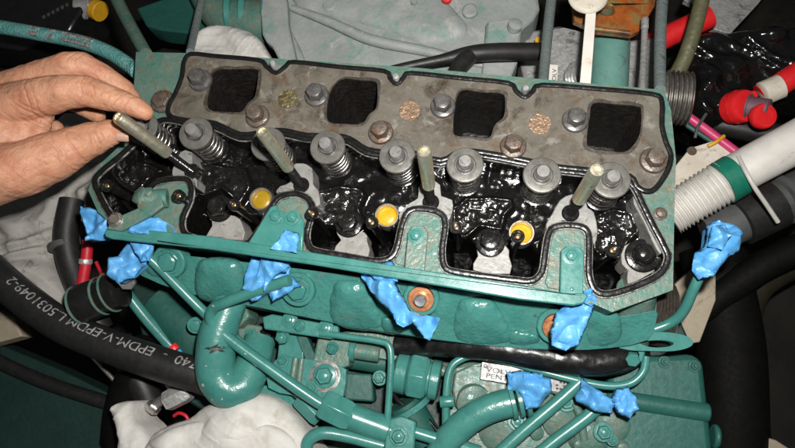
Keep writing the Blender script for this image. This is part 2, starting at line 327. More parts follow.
def drape(out, z, h, step=.25, fold=.5, fscale=.5, seed=1, sm=3, skirt=1.0, edge=.8, aniso=(1, 1, 0), jit=.35, crease=0, cloth=0, thin=0, lift=0):
    """a crumpled sheet or wrap: closed lump with folds over an outline read at height z (number or f(u,v))"""
    zf = z if callable(z) else (lambda u, v: z)
    if lift:
        q_ = np.random.default_rng(seed+99); o2 = []
        for i, (u, v) in enumerate(out):
            u2, v2 = out[(i+1) % len(out)]; n_ = max(1, int(math.hypot(u2-u, v2-v)/5)); l0 = q_.uniform(-.2, 1)*lift
            for k in range(n_): t_ = k/n_; o2.append((u+(u2-u)*t_+(q_.normal(0, .5) if k else 0), v+(v2-v)*t_+(q_.normal(0, .5) if k else 0), l0*(1-2*min(t_, 1-t_))))
        zo = [P(u, v, z+l) for u, v, l in o2]
    else: zo = [P(u, v, zf(u, v)) for u, v in out]
    lp = cr([tuple(q) for q in zo], sm, True) if sm else [np.array(q) for q in zo]
    poly = np.array([q[:2] for q in lp]); pz = np.array([q[2] for q in lp])
    lo, hi = poly.min(0), poly.max(0)
    X, Y = np.meshgrid(np.arange(lo[0], hi[0], step), np.arange(lo[1], hi[1], step))
    g = np.stack([X.ravel(), Y.ravel()], 1)+rng.uniform(-jit, jit, (X.size, 2))*step
    g = g[sdist(g, poly) > step*.5]
    n = len(poly); vv = [Vector(q) for q in poly]+[Vector(q) for q in g]
    res = geometry.delaunay_2d_cdt(vv, [(i, (i+1) % n) for i in range(n)], [], 1, 1e-5)
    pts = np.array([q[:] for q in res[0]]); d = np.abs(sdist(pts, poly))
    w = 1/np.maximum(((pts[:, None]-poly[None])**2).sum(-1), 1e-4)**1.2
    zb = (w*pz).sum(1)/w.sum(1)
    ca, sa = math.cos(aniso[2]), math.sin(aniso[2])
    xr = (pts[:, 0]*ca+pts[:, 1]*sa)*aniso[0]; yr = (-pts[:, 0]*sa+pts[:, 1]*ca)*aniso[1]
    e = np.clip(d/edge, 0, 1); e = np.sqrt(1-(1-e)**2)
    wx = xr*fscale+.5*vn(xr*fscale, yr*fscale, seed+40); wy = yr*fscale+.5*vn(xr*fscale, yr*fscale, seed+50)
    if crease:
        r_ = np.random.default_rng(seed); k_ = 0
        for q_ in range(8):
            th = r_.uniform(0, math.pi); fr = r_.uniform(.35, 1.7)*crease; t_ = (pts[:, 0]*math.cos(th)+pts[:, 1]*math.sin(th))*fr+r_.uniform(0, 2)+.25*vn(pts[:, 0]*.7, pts[:, 1]*.7, seed+q_)
            tri_ = np.abs((t_ % 2)-1)*2-1
            k_ = k_+tri_/fr**1.0*.30*np.clip(.5+vn(pts[:, 0]*.6, pts[:, 1]*.6, seed+20+q_), 0, 1)
        zz = zb+h*e+fold*(.35+.65*e)*k_*.55+.04*vn(pts[:, 0]*2.6, pts[:, 1]*2.6, seed)
    elif cloth:
        w1 = np.sin(cloth*(xr*1.0+1.3*vn(xr*.22, yr*.22, seed)+.5*vn(xr*.5, yr*.5, seed+3))); w2 = np.sin(cloth*1.7*(yr*.55+xr*.35+1.1*vn(xr*.3, yr*.3, seed+7)))
        am = np.clip(.55+.9*vn(xr*.3, yr*.3, seed+9), 0, 1.3)
        zz = zb+h*e+fold*(.35+.65*e)*(.8*am*np.sign(w1)*np.abs(w1)**.8+.35*(1.2-am)*w2+.7*vn(xr*.28, yr*.28, seed+5))*.5+.03*vn(xr*2, yr*2, seed)+.16*np.clip(1.1-am, 0, 1)*(1-np.abs(np.sin(cloth*1.5*(xr*.9+yr*.5+1.0*vn(xr*.45, yr*.45, seed+13)))))**4+.13*np.clip(am-.3, 0, 1)*(1-np.abs(np.sin(cloth*1.9*(yr*.9-xr*.4+1.2*vn(xr*.4, yr*.4, seed+17)))))**5
    else: zz = zb+h*e+fold*(.35+.65*e)*ridge(wx, wy, seed)*.6
    mb = MB(); mb.v = [Vector((p[0], p[1], q)) for p, q in zip(pts, zz)]; mb.f = [tuple(f) for f in res[2]]
    if thin: return mb
    cnt = {}
    for f in mb.f:
        for i in range(len(f)):
            k = (f[i], f[(i+1) % len(f)]); cnt[k] = 1
    bd = [k for k in cnt if (k[1], k[0]) not in cnt]; low = {}
    for a, b in bd:
        for q in (a, b):
            if q not in low: low[q] = len(mb.v); mb.v.append(mb.v[q]-Vector((0, 0, skirt)))
        mb.f.append((b, a, low[a], low[b]))
    return mb
def text_mesh(s, size, ext=.0):
    c = bpy.data.curves.new('lettering', 'FONT'); c.body = s; c.size = size; c.extrude = ext; c.resolution_u = 3
    o = bpy.data.objects.new('lettering', c); COL.objects.link(o); dg = bpy.context.evaluated_depsgraph_get()
    me = bpy.data.meshes.new_from_object(o.evaluated_get(dg)); bpy.data.objects.remove(o)
    v = [q.co.copy() for q in me.vertices]; f = [tuple(p.vertices) for p in me.polygons]; bpy.data.meshes.remove(me); return v, f
def lay_text(s, a, b, up, h, thick=.04, lift=.02, xs=1.0):
    """flat raised letters from a to b direction, up vector, letter height h (world cm)"""
    v, f = text_mesh(s, 1.0, .5); w = max(q.x for q in v)
    a, b, up = Vector(a), Vector(b), Vector(up); t = (b-a); L = t.length; t.normalize(); up = (up-t*up.dot(t)).normalized(); n = t.cross(up)
    mb = MB(); mb.v = [a+t*(q.x/w*L)+up*(q.y/.7*h)+n*(lift+(q.z+.5)*thick) for q in v]; mb.f = f; return mb

from mathutils.bvhtree import BVHTree
def on_surface(o, outs, name, m, parent, lift=.012, depth=.02):
    """thin flakes lying on the surface of an object, outlines read in the picture"""
    me = o.data; base = WLOC[o.parent.name] if o.parent else WLOC[o.name]
    bvh = BVHTree.FromPolygons([v.co/S+base for v in me.vertices], [tuple(q.vertices) for q in me.polygons]); E = Vector((0, 0, H)); mb = MB()
    for out in outs:
        pts = []
        for u, v in out:
            d = (P(u, v, -1)-E).normalized(); h = bvh.ray_cast(E, d)
            if h[0] is None: break
            n = h[1] if h[1].dot(d) < 0 else -h[1]; pts.append((h[0]+n*lift, h[0]-n*depth))
        if len(pts) < len(out): continue
        k = len(mb.v); n_ = len(pts); c1 = sum((a for a, b in pts), Vector())/n_; mb.v += [a for a, b in pts]+[b for a, b in pts]+[c1]
        for i in range(n_): j = (i+1) % n_; mb.f += [(k+i, k+j, k+2*n_), (k+i, k+n_+i, k+n_+j, k+j)]
    return mb.build(name, m, parent, smooth=0) if mb.v else None
def blot(u, v, r, sd, n=9, el=1.0, an=0.):
    q = random.Random(sd); o = []
    for k in range(n):
        a = 2*math.pi*k/n; rr = r*q.uniform(.55, 1.25); x, y = rr*math.cos(a)*el, rr*math.sin(a); o.append((u+x*math.cos(an)-y*math.sin(an), v+x*math.sin(an)+y*math.cos(an)))
    return o

# ================================================================== SETTING
mb = MB(); mb.v = [Vector((-160, -160, -42)), Vector((160, -160, -42)), Vector((160, 160, -42)), Vector((-160, 160, -42))]; mb.f = [(0, 1, 2, 3)]
tag(mb.build('bilge_floor', 'bilge', smooth=0), 'dark bilge floor deep under the engine', None, kind='structure')

# ================================================================== CYLINDER HEAD
HEAD = thing('cylinder_head', 'oily cylinder head with its rocker cover off, four square ports along the back', 'cylinder head', P(400, 190, -7))
# centre line of the rocker chamber seal (image outline read on the deck)
CH = [(95, 183), (101, 172), (118, 158), (140, 138), (158, 122), (172, 120), (194, 125), (215, 127), (240, 138), (262, 136), (282, 134), (307, 139), (330, 139), (349, 142), (367, 153), (390, 156), (414, 157),
      (441, 164), (460, 155), (482, 156), (516, 162), (540, 167), (561, 171), (600, 175), (622, 178), (634, 187), (643, 205), (654, 227), (664, 246), (668, 258), (662, 272), (648, 281),
      (628, 289), (609, 294), (596, 291), (589, 275), (589, 243), (587, 231), (578, 226), (558, 226), (549, 233), (545, 254), (542, 272), (532, 281), (515, 280), (490, 277), (455, 272), (444, 266),
      (442, 248), (445, 226), (441, 214), (424, 209), (409, 211), (402, 225), (397, 247), (390, 258), (375, 261), (345, 256), (316, 251), (308, 244), (307, 231), (312, 212), (309, 200), (297, 194), (282, 196),
      (274, 203), (268, 217), (253, 238), (243, 244), (215, 241), (191, 237), (183, 230), (183, 217), (190, 201), (191, 187), (185, 179), (160, 181), (151, 188), (146, 202), (136, 218), (125, 224), (114, 219), (104, 204)]
chw = [P(u, v, 0) for u, v in CH]
chs = [Vector(q) for q in cr([tuple(q) for q in chw], 3, True)]
def offset(loop, d):
    n = len(loop); o = []
    A = sum(loop[i].x*loop[(i+1) % n].y-loop[(i+1) % n].x*loop[i].y for i in range(n)); sg = 1 if A > 0 else -1
    for i in range(n):
        t = (loop[(i+2) % n]-loop[i-2]).normalized(); o.append(loop[i]+Vector((t.y, -t.x, 0))*d*sg)
    return o
ch_in, ch_out = offset(chs, -.30), offset(chs, .33)
PORTS = [[(215, 72), (236, 70), (257, 70), (259, 77), (256, 97), (249, 104), (242, 113), (225, 113), (213, 112), (208, 106), (210, 90)],
         [(342, 80), (360, 81), (374, 82), (378, 87), (377, 108), (370, 115), (362, 125), (345, 125), (332, 124), (327, 117), (330, 94)],
         [(462, 91), (482, 93), (500, 94), (505, 99), (504, 117), (495, 126), (489, 139), (472, 138), (457, 137), (453, 131), (455, 105)],
         [(593, 104), (615, 105), (637, 107), (641, 112), (640, 132), (634, 145), (624, 153), (606, 152), (592, 150), (586, 143), (589, 118)]]
portw = [[Vector(q) for q in cr([tuple(P(u, v, 0)) for u, v in p], 4, True)] for p in PORTS]
BODY = [(136, 52), (184, 53), (300, 60), (420, 68), (540, 79), (664, 90), (671, 110), (676, 160), (674, 230), (673, 290), (640, 302), (612, 312), (594, 304), (556, 300), (548, 290), (500, 286), (440, 278), (402, 272), (360, 266), (300, 258), (262, 256), (240, 250),
        (180, 243), (148, 236), (118, 230), (98, 212), (88, 190), (98, 166), (126, 140), (133, 100)]
body_loop = [P(u, v, -.25) for u, v in BODY]
hole = [Vector((q.x, q.y, body_loop[0].z)) for q in offset(chs, -.05)]
pholes = [[Vector((q.x, q.y, body_loop[0].z)) for q in l] for l in portw]
MB().slab([body_loop, hole]+pholes, 6.2).build('head_body', 'tealdirty', HEAD, bevel=.12)
# machined flange with the four ports
FL = [(184, 62), (191, 54), (215, 56), (258, 60), (266, 66), (276, 73), (286, 66), (294, 62), (340, 67), (384, 71), (390, 78), (397, 84), (404, 77), (411, 73), (460, 78), (508, 83), (516, 91), (525, 97), (533, 91), (542, 85), (600, 89),
      (652, 94), (662, 102), (662, 125), (666, 142), (671, 155), (668, 170), (656, 188), (646, 191), (637, 186), (630, 176), (600, 171), (561, 167), (540, 163), (516, 158), (482, 152), (460, 151), (441, 160), (414, 153), (390, 152),
      (367, 149), (349, 138), (330, 135), (307, 135), (282, 130), (262, 132), (240, 134), (215, 123), (194, 121), (172, 117), (168, 108), (176, 92), (182, 76)]
flw = [P(u, v, .18) for u, v in FL]; fls = [Vector(q) for q in cr([tuple(q) for q in flw], 3, True)]
MB().slab([fls]+[[Vector((q.x, q.y, flw[0].z)) for q in l] for l in portw], .6).build('port_flange', 'deck', HEAD, bevel=.06)
MB().tube(fls, .21, 8, closed=True, flat=.8).build('flange_seal', 'gasket', HEAD)
for k, l in enumerate(portw):
    m = MB(); n = len(l); c = sum(l, Vector())/n
    m.v = [q.copy() for q in offset(l, -.035)]+[c+(q-c)*.93+Vector((0, 0, -8.5)) for q in l]
    for q in m.v[:n]: q.z = .08
    for i in range(n): m.f.append((i, (i+1) % n, n+(i+1) % n, n+i))
    m.f.append(tuple(range(n, 2*n)))
    m.build('port_passage', 'soot', HEAD)
for k, l in enumerate(portw):
    n = len(l); A_ = [q.copy() for q in offset(l, -.02)]; B_ = [q.copy() for q in offset(l, .1)]; cc = sum(l, Vector())/n
    B_ = [q+(q-cc).normalized()*(.10+.14*float(vn(q.x*1.1, q.y*1.1, 80+k))) for q in B_]
    m = MB(); m.v = [Vector((q.x, q.y, .19)) for q in A_]+[Vector((q.x, q.y, .187)) for q in B_]+[Vector((q.x, q.y, .05)) for q in A_]+[Vector((q.x, q.y, .05)) for q in B_]
    for i in range(n): j = (i+1) % n; m.f += [(i, j, n+j, n+i), (j, i, 2*n+i, 2*n+j), (n+i, n+j, 3*n+j, 3*n+i)]
    m.build('soot_edge', 'sootedge', HEAD)
# chamber rim and wall
lo = [q+Vector((0, 0, -.02)) for q in ch_out]; li = [q+Vector((0, 0, -.02)) for q in ch_in]
m = MB(); n = len(lo)
def ring(a, za, b, zb, c, zc, d, zd, nm, mm):
    m = MB(); m.v = [Vector((q.x, q.y, z)) for L_, z in ((a, za), (b, zb), (c, zc), (d, zd)) for q in L_]
    for i in range(n):
        j = (i+1) % n
        for k in range(4): l = (k+1) % 4; m.f.append((k*n+i, k*n+j, l*n+j, l*n+i))
    return m.build(nm, mm, HEAD, bevel=.04)
ring(ch_out, 0, ch_in, 0, ch_in, -.16, ch_out, -.8, 'chamber_rim', 'rim')
ring(offset(chs, -.2), -.17, offset(chs, -.285), -.17, offset(chs, -.285), -6.9, offset(chs, -.2), -6.9, 'chamber_wall', 'oil')
MB().tube([q+Vector((0, 0, .06)) for q in chs], .235, 8, closed=True, flat=.8).build('rocker_cover_seal', 'gasket', HEAD)
# ---- chamber floor: cast, oily, with wells for the pushrods and raised cast islands
ZF = -2.6
WELLS = [[(98, 196), (112, 196), (128, 214), (118, 224), (104, 212)], [(181, 216), (196, 212), (210, 224), (208, 236), (186, 234)], [(243, 218), (258, 216), (256, 234), (246, 242), (238, 240)],
         [(313, 228), (334, 228), (340, 238), (336, 252), (314, 250)], [(368, 231), (386, 228), (399, 236), (394, 258), (368, 257)], [(449, 241), (470, 240), (476, 250), (474, 273), (450, 270)],
         [(510, 246), (530, 246), (540, 258), (536, 281), (511, 278)], [(596, 262), (624, 262), (630, 274), (622, 292), (598, 292)]]
ISLES = [[(305, 199), (318, 190), (340, 186), (362, 188), (366, 196), (360, 208), (366, 224), (352, 232), (334, 228), (318, 230), (304, 224)],
         [(452, 208), (466, 198), (490, 196), (512, 199), (514, 208), (506, 216), (502, 232), (480, 228), (466, 240), (452, 236)],
         [(590, 216), (612, 208), (632, 212), (640, 232), (628, 244), (618, 262), (600, 258), (592, 250)],
         [(196, 160), (225, 166), (246, 168), (252, 188), (240, 206), (222, 190), (200, 200), (194, 188)],
         [(368, 234), (384, 228), (400, 220), (392, 240), (380, 246)], [(518, 250), (536, 240), (544, 236), (536, 256), (524, 262)], [(108, 170), (128, 160), (150, 164), (168, 172), (150, 180), (136, 196), (120, 186)]]
inn = np.array([q[:2] for q in offset(chs, -.15)])
st = .09; lo_, hi_ = inn.min(0), inn.max(0)
xs = np.arange(lo_[0], hi_[0]+st, st); ys = np.arange(lo_[1], hi_[1]+st, st); X, Y = np.meshgrid(xs, ys); G = np.stack([X.ravel(), Y.ravel()], 1)
Z = np.full(len(G), ZF); sd = sdist(G, inn); near = sd > -.3
g = G[near]
z = ZF+.14*fbm(g[:, 0]*.7, g[:, 1]*.7, 5, 2)+.035*vn(g[:, 0]*2.2, g[:, 1]*2.2, 8)
for isl in ISLES:
    w = np.array([P(u, v, ZF+.5)[:2] for u, v in isl]); d = sdist(g, w); e = np.clip(d/.35+.4, 0, 1); e = e*e*(3-2*e)
    edge = np.exp(-((d-.15)/.18)**2)
    z += e*(.5+.07*fbm(g[:, 0]*2.6, g[:, 1]*2.6, 11, 2))+edge*.28
for wl in WELLS:
    w = np.array([P(u, v, ZF+.2)[:2] for u, v in wl]); d = sdist(g, w); e = np.clip(d/.5+.45, 0, 1); e = e*e*(3-2*e); z = z*(1-e)+e*(-6.3+.1*fbm(g[:, 0]*2, g[:, 1]*2, 3))
Z[near] = z; nx = len(xs); keep = near.reshape(X.shape); idx = np.full(X.shape, -1); idx[keep] = np.arange(keep.sum())
m = MB(); m.v = [Vector((a, b, c)) for (a, b), c in zip(g, z)]
for j in range(len(ys)-1):
    for i in range(nx-1):
        q = (idx[j, i], idx[j, i+1], idx[j+1, i+1], idx[j+1, i])
        if min(q) >= 0: m.f.append(tuple(int(t) for t in q))
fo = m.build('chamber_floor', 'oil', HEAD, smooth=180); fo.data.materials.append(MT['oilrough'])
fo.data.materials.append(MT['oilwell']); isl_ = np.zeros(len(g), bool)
for isl in ISLES: isl_ |= sdist(g, np.array([P(u, v, ZF+.5)[:2] for u, v in isl])) > .1
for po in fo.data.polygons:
    if z[po.vertices[0]] < ZF-.75: po.material_index = 2  # deep cells take the painted well shade
    elif isl_[po.vertices[0]]: po.material_index = 1
# cast letters on the floor
def cast_stroke(strokes, u0, v0, ux, vx, h, z):
    """letters cast into the floor as rounded raised strokes; (0..1, 0..1) letter box at an image corner"""
    A = P(u0, v0, z); e = (P(ux, vx, z)-A); L = e.length; e.normalize(); up = Vector((-e.y, e.x, 0)); m = MB()
    for s_ in strokes: m.tube([A+e*(x*L)+up*(y*h)+Vector((0, 0, .02)) for x, y in s_], .115, 8, n=4 if len(s_) > 2 else 0)
    m.build('cast_letter', 'oilsm', HEAD, smooth=60)
cast_stroke([[(0, 1), (1, 1)], [(.5, 1), (.5, 0)]], 470, 219, 480, 220, .85, ZF+.80)
cast_stroke([[(0, .5), (1, .5)]], 483, 219, 485, 219.3, .9, ZF+.80)
cast_stroke([[(0, 0), (0, 1)], [(0, 1), (.6, .95), (1, .6), (1, .35), (.6, .04), (0, 0)]], 488, 220, 498, 221.2, .85, ZF+.80)
cast_stroke([[(0, .75), (.3, 1), (.8, .95), (.95, .7), (.5, .35), (0, 0)], [(0, 0), (1, 0)]], 601, 236, 609, 236.8, .95, ZF+.80)
# bare alloy pedestals and pads
for o_, zt in (([(180, 152), (190, 150), (192, 158), (192, 174), (197, 180), (194, 196), (189, 200), (191, 184), (184, 176), (174, 177), (172, 170)], -.35),
               ([(292, 166), (301, 163), (312, 168), (313, 184), (318, 190), (320, 204), (313, 206), (306, 195), (292, 190), (276, 193), (280, 186), (290, 182)], -.35),
               ([(420, 184), (430, 180), (440, 185), (441, 196), (452, 200), (452, 212), (447, 222), (440, 211), (424, 205), (410, 208), (402, 222), (399, 214), (410, 203), (418, 198)], -.35),
               ([(560, 200), (572, 194), (584, 198), (588, 208), (594, 212), (598, 232), (594, 245), (590, 232), (578, 222), (558, 223), (548, 230), (546, 224), (552, 214)], -.35),
               ([(634, 192), (640, 200), (652, 226), (662, 248), (660, 254), (652, 240), (644, 222), (634, 204)], -.3)):
    MB().prism(o_, zt, 2.6, sm=2).build('pedestal', 'grey', HEAD, bevel=.07)
for o_ in ([(213, 214), (235, 216), (242, 224), (243, 240), (214, 237), (206, 236), (212, 226)], [(336, 230), (364, 232), (367, 241), (368, 257), (334, 251), (341, 240)],
           [(478, 243), (506, 246), (509, 256), (510, 274), (473, 270), (478, 256)], [(624, 246), (648, 238), (662, 250), (663, 264), (648, 275), (628, 284), (628, 270), (622, 264)]):
    MB().prism(o_, -1.9, 2.4, sm=2).build('bolt_pad', 'padgrey', HEAD, bevel=.05)
# ---- bolts
def hexbolt_mesh(r, h, wr, wh, m, marks=True, dome=False):
    q = MB(); q.lathe((0, 0, 0), [(wr, 0), (wr, wh*.5), (wr*.93, wh), (r*1.05, wh*1.35)], seg=30)
    if dome: q.lathe((0, 0, 0), [(r, wh), (r, wh+h*.45), (r*.93, wh+h*.72), (r*.72, wh+h*.93), (r*.4, wh+h*1.03), (r*.05, wh+h*1.06)], seg=28)
    else:
        q.lathe((0, 0, 0), [(r*1.12, wh), (r*1.12, wh+h*.8), (r*.98, wh+h)], seg=6); q.lathe((0, 0, 0), [(r*.93, wh+h-.06), (r*.90, wh+h+.03), (r*.84, wh+h+.05), (r*.1, wh+h+.05)], seg=24)
        if marks:
            for k in range(3):
                a = k*2.1+.4; c = Vector((math.cos(a), math.sin(a), 0)); q.box(c*r*.3+Vector((0, 0, wh+h+.08)), c*r*.62+Vector((0, 0, wh+h+.08)), .10, .1)
    return q.mesh('head_bolt', m, smooth=32)
bm_ = hexbolt_mesh(.66, .85, 1.02, .30, 'bolt'); br_ = hexbolt_mesh(.66, .80, 1.02, .30, 'rust'); bo_ = hexbolt_mesh(.74, .80, 1.16, .22, 'oilsm'); bd_ = hexbolt_mesh(.84, 1.0, 1.30, .25, 'oilsm', dome=True)
for u, v, me, r in ((201, 81, bm_, .2), (258, 117, br_, .6), (317, 96, bm_, .1), (381, 133, br_, .4), (443, 107, bm_, .9), (513, 147, br_, .35), (575, 121, bm_, .5), (653, 161, br_, .15)):
    inst('head_bolt', me, HEAD, P(u, v, .18), r)
inst('head_bolt', hexbolt_mesh(.70, .35, 1.05, .28, 'rust', marks=False), HEAD, P(163, 102, -.2), .3)['label'] = 'rusty round bolt at the dirty corner'
for u, v, me, r in ((220, 209, bo_, .3), (349, 224, bo_, .25), (490, 243, bo_, .45)): inst('head_bolt', me, HEAD, P(u, v, -1.9), r)
inst('head_bolt', bd_, HEAD, P(642, 256, -1.9), .2)['label'] = 'shiny black domed bolt'
MB().lathe(P(660, 214, -.24), [(.5, 0), (.5, .12), (.34, .2), (.34, .42), (.2, .5)], seg=18).build('deck_screw', 'rust', HEAD)
# plugs
def crumple_disc(r):
    q = MB(); q.lathe((0, 0, 0), [(r*1.12, -.02), (r*1.12, .03), (r*1.0, .03)], seg=26); b0 = len(q.v); nr, na = 7, 26
    q.v.append(Vector((0, 0, -.03)))
    for i in range(1, nr+1):
        for k in range(na):
            a = 2*math.pi*k/na; rr = r*i/nr; q.v.append(Vector((rr*math.cos(a), rr*math.sin(a), -.03+(.10*random.uniform(-1, 1)+.05*math.sin(a*9+i) if i < nr else .03))))
    for k in range(na): q.f.append((b0, b0+1+k, b0+1+(k+1) % na))
    for i in range(nr-1):
        for k in range(na): q.f.append((b0+1+i*na+k, b0+1+(i+1)*na+k, b0+1+(i+1)*na+(k+1) % na, b0+1+i*na+(k+1) % na))
    return q
for u, v, mm, lb in ((288, 99, 'plugolive', 'greenish brown core plug'), (409.5, 111, 'brass', None), (540, 124, 'brass', None)):
    inst('core_plug', crumple_disc(.76).mesh('core_plug', mm, smooth=25), HEAD, P(u, v, .22), 0)
    if lb: COL.objects[-1]['label'] = lb
for u, v in ((276, 66), (397, 79), (525, 91)):
    MB().lathe(P(u, v+2, -.3), [(.30, 0), (.30, .75), (.22, .9), (.1, .92)], seg=16).build('locating_pin', 'silver', HEAD)
for u, v, mm in ((261, 199, 'ochre'), (387, 215.5, 'yellow'), (521.5, 233, 'yellow')):
    c = P(u, v, -1.75); r = MB().lathe(c, [(1.0, -1.3), (1.0, .05), (.96, .13), (.88, .13), (.80, .0), (.79, -.6)], seg=34, caps=False).build('plug_ring', 'chrome', HEAD)
    MB().lathe(c, [(.79, -.6), (.785, -.30), (.70, -.22), (.45, -.16), (.1, -.14)], seg=30).build('yellow_plug', mm, HEAD)
# ---- front of the head: teal lands between the lobes and the slope below them
for o_ in ([(152, 192), (158, 184), (184, 182), (189, 190), (188, 200), (181, 215), (181, 231), (190, 240), (146, 236), (138, 222), (148, 204)],
           [(276, 205), (284, 199), (297, 197), (307, 203), (309, 212), (304, 230), (304, 245), (313, 255), (270, 252), (256, 242), (270, 220)],
           [(411, 214), (424, 212), (438, 216), (442, 226), (439, 248), (440, 266), (446, 274), (396, 264), (400, 248), (406, 225)],
           [(553, 234), (560, 229), (577, 229), (584, 234), (586, 244), (586, 275), (592, 292), (548, 288), (547, 275), (549, 254)]):
    MB().prism(o_, -.12, .5, sm=2).build('front_land', 'tealdirty', HEAD, bevel=.08)
# side casting: a slope falling from the deck edge, with rounded pads
ZS = lambda u, v: -2.2-(v-(236+.125*(u-120)))*.055
SIDE = [(124, 250), (160, 253), (262, 264), (360, 277), (440, 288), (540, 302), (600, 316), (640, 314), (656, 310), (656, 322), (648, 340), (610, 348), (560, 350), (480, 345), (400, 334), (330, 322), (262, 308), (200, 296), (160, 284), (130, 268)]
MB().prism(SIDE, 0, 5, dz=ZS, sm=2).build('side_casting', 'tealcast', HEAD, bevel=.3)
def pad(o_, h, s=1.0, mm='tealcast', nm='cast_pad'):
    q = drape(o_, lambda u, v: ZS(u, v)-.2, h*.8, .16, .04, .8, 3, 3, 1.5, s*1.35, jit=.2); return q.build(nm, mm, HEAD, smooth=50)
pad([(200, 262), (214, 257), (236, 259), (246, 270), (243, 296), (224, 303), (200, 299), (196, 280)], 1.6, 1.2)
pad([(334, 284), (352, 280), (368, 286), (384, 322), (372, 330), (332, 322)], 1.2, 1.5)
pad([(458, 302), (478, 297), (496, 302), (512, 336), (500, 345), (456, 340)], 1.2, 1.5)
pad([(588, 304), (612, 308), (622, 322), (618, 343), (588, 345)], 1.0, 1.3)
pad([(508, 330), (536, 333), (538, 344), (510, 345)], .9, .5); pad([(382, 316), (400, 320), (408, 332), (384, 332)], .9, .5); pad([(140, 256), (170, 250), (186, 262), (180, 280), (150, 276)], .9, .8)
# vertical post at the right front corner
MB().tube([P(637, 288, -2.8), P(631, 330, -6.6), P(628, 350, -8.6)], 1.5, 28).build('corner_post', 'tealdirty', HEAD, bevel=.1)
# injector seats
for u, v, cop in ((168, 262, 0), (297, 290, 0), (421, 299, 1), (556, 327, 1)):
    c = P(u, v, ZS(u, v)+.7); ax = Vector((0, -.45, 1))
    b = MB().lathe(c, [(1.45, -1.2), (1.45, -.1), (1.35, 0), (1.1, 0), (1.05, -.25)], ax, 30).build('injector_seat', 'teal', HEAD)
    if cop:
        MB().lathe(c, [(1.02, -.2), (1.02, .12), (.72, .14), (.70, -.1)], ax, 28).build('copper_washer', 'copper', b); MB().lathe(c, [(.5, -.2), (.5, .55), (.42, .62)], ax, 20).build('injector_tip', 'chrome', b)
    else: MB().hexnut(c, .85, .5, ax, .3, -.1).build('injector_nut', 'tealclean', b)

# ================================================================== VALVE SPRINGS
ZB, ZT = -2.35, 1.35
def make_spring():
    root = thing('valve_spring', None, 'valve spring', (0, 0, ZB), 'valve springs standing in the rocker chamber')
    pts = []; turns = 5.3; n = int(turns*26); h = ZT-ZB-.35
    for i in range(n+1):
        t = i/n; a = t*turns*2*math.pi; tt = t
        e = .04 if t < .12 or t > .88 else 0
        zz = h*(t*1.0)
        pts.append(Vector((1.10*math.cos(a), 1.10*math.sin(a), ZB+.18+zz*.97)))
    MB().tube(pts, .165, 10).build('coil', 'steel', root, smooth=60)
    MB().lathe((0, 0, ZB), [(1.35, -.1), (1.35, .12), (1.2, .16)], seg=28).build('spring_seat', 'oilsm', root)
    MB().lathe((0, 0, ZB), [(.62, 0), (.62, 2.6), (.5, 3.3)], seg=18).build('valve_guide', 'oilsm', root)
    MB().lathe((0, 0, ZT), [(1.05, -.35), (1.24, -.28), (1.40, -.16), (1.41, -.02), (1.34, .07), (1.28, .08), (.84, .085), (.80, .05), (.78, -.12)], seg=44).build('retainer', 'retainer', root)
    MB().lathe((0, 0, ZT), [(.66, -.3), (.66, .24), (.61, .29), (.56, .29), (.54, .16)], seg=28).build('collet', 'bolt', root)
    MB().lathe((0, 0, ZT), [(.50, -.2), (.50, .86), (.45, .95), (.1, .96)], seg=26).build('valve_stem_tip', 'tipsteel', root)
    return root
spr = make_spring()
SPR = [((141, 127), 'valve spring half hidden behind the fingertip and the held stud'), ((195.5, 133), 'valve spring just right of the held stud, full coils showing'),
       ((268, 144), 'valve spring half covered by the leaning second stud'), ((327.5, 147), 'valve spring between the second stud and the plain paired spring beside the third stud'),
       ((397, 156), 'valve spring hard against the left side of the third stud'), ((465, 165), 'valve spring directly right of the third stud, above the raised letters'),
       ((542, 175), 'valve spring left of the fourth stud with open black gap between them'), ((611, 180), 'rightmost valve spring, right behind the fourth stud')]
for i, ((u, v), lb) in enumerate(SPR):
    o = spr if i == 0 else copy_tree(spr); p = P(u, v, ZT); o.location = Vector((p.x, p.y, ZB))*S; o.rotation_euler.z = i*.8; o['label'] = lb
# ================================================================== PUSHRODS (oily, cupped tips)
def make_rod():
    root = thing('pushrod', None, 'pushrod', (0, 0, -6), 'oily black pushrods standing in the wells')
    MB().lathe((0, 0, 0), [(.34, -6.1), (.34, .9)], seg=16).build('shaft', 'oilsm', root)
    MB().lathe((0, 0, 0), [(.36, .8), (.47, .95), (.50, 1.2), (.50, 1.42), (.44, 1.5), (.34, 1.5), (.28, 1.34), (.1, 1.28)], seg=24).build('cup', 'oilsm', root)
    MB().lathe((0, 0, 1.29), [(.22, -.02), (.18, .03), (.08, .06)], seg=14).build('cup_socket', 'bronze', root)
    return root
rod = make_rod()
ROD = [((105.5, 185), 'oily pushrod furthest left, alone in the end lobe below the hand'), ((177.5, 195), 'oily pushrod beside the pale clamp of the green bar'), ((233, 204), 'oily pushrod beside the dull ochre plug'),
       ((311.5, 213), 'oily pushrod leaning over the wall left of the first bright yellow plug'), ((371.5, 222), 'oily pushrod touching the middle yellow plug'), ((456.4, 227), 'oily pushrod left of the raised letters T and D'),
       ((518, 236), 'oily pushrod standing in front of the right yellow plug'), ((613, 250), 'rightmost oily pushrod, beside the shiny domed bolt')]
for i, ((u, v), lb) in enumerate(ROD):
    o = rod if i == 0 else copy_tree(rod); p = P(u, v, 1.5); o.location = Vector((p.x, p.y, -6))*S; o['label'] = lb
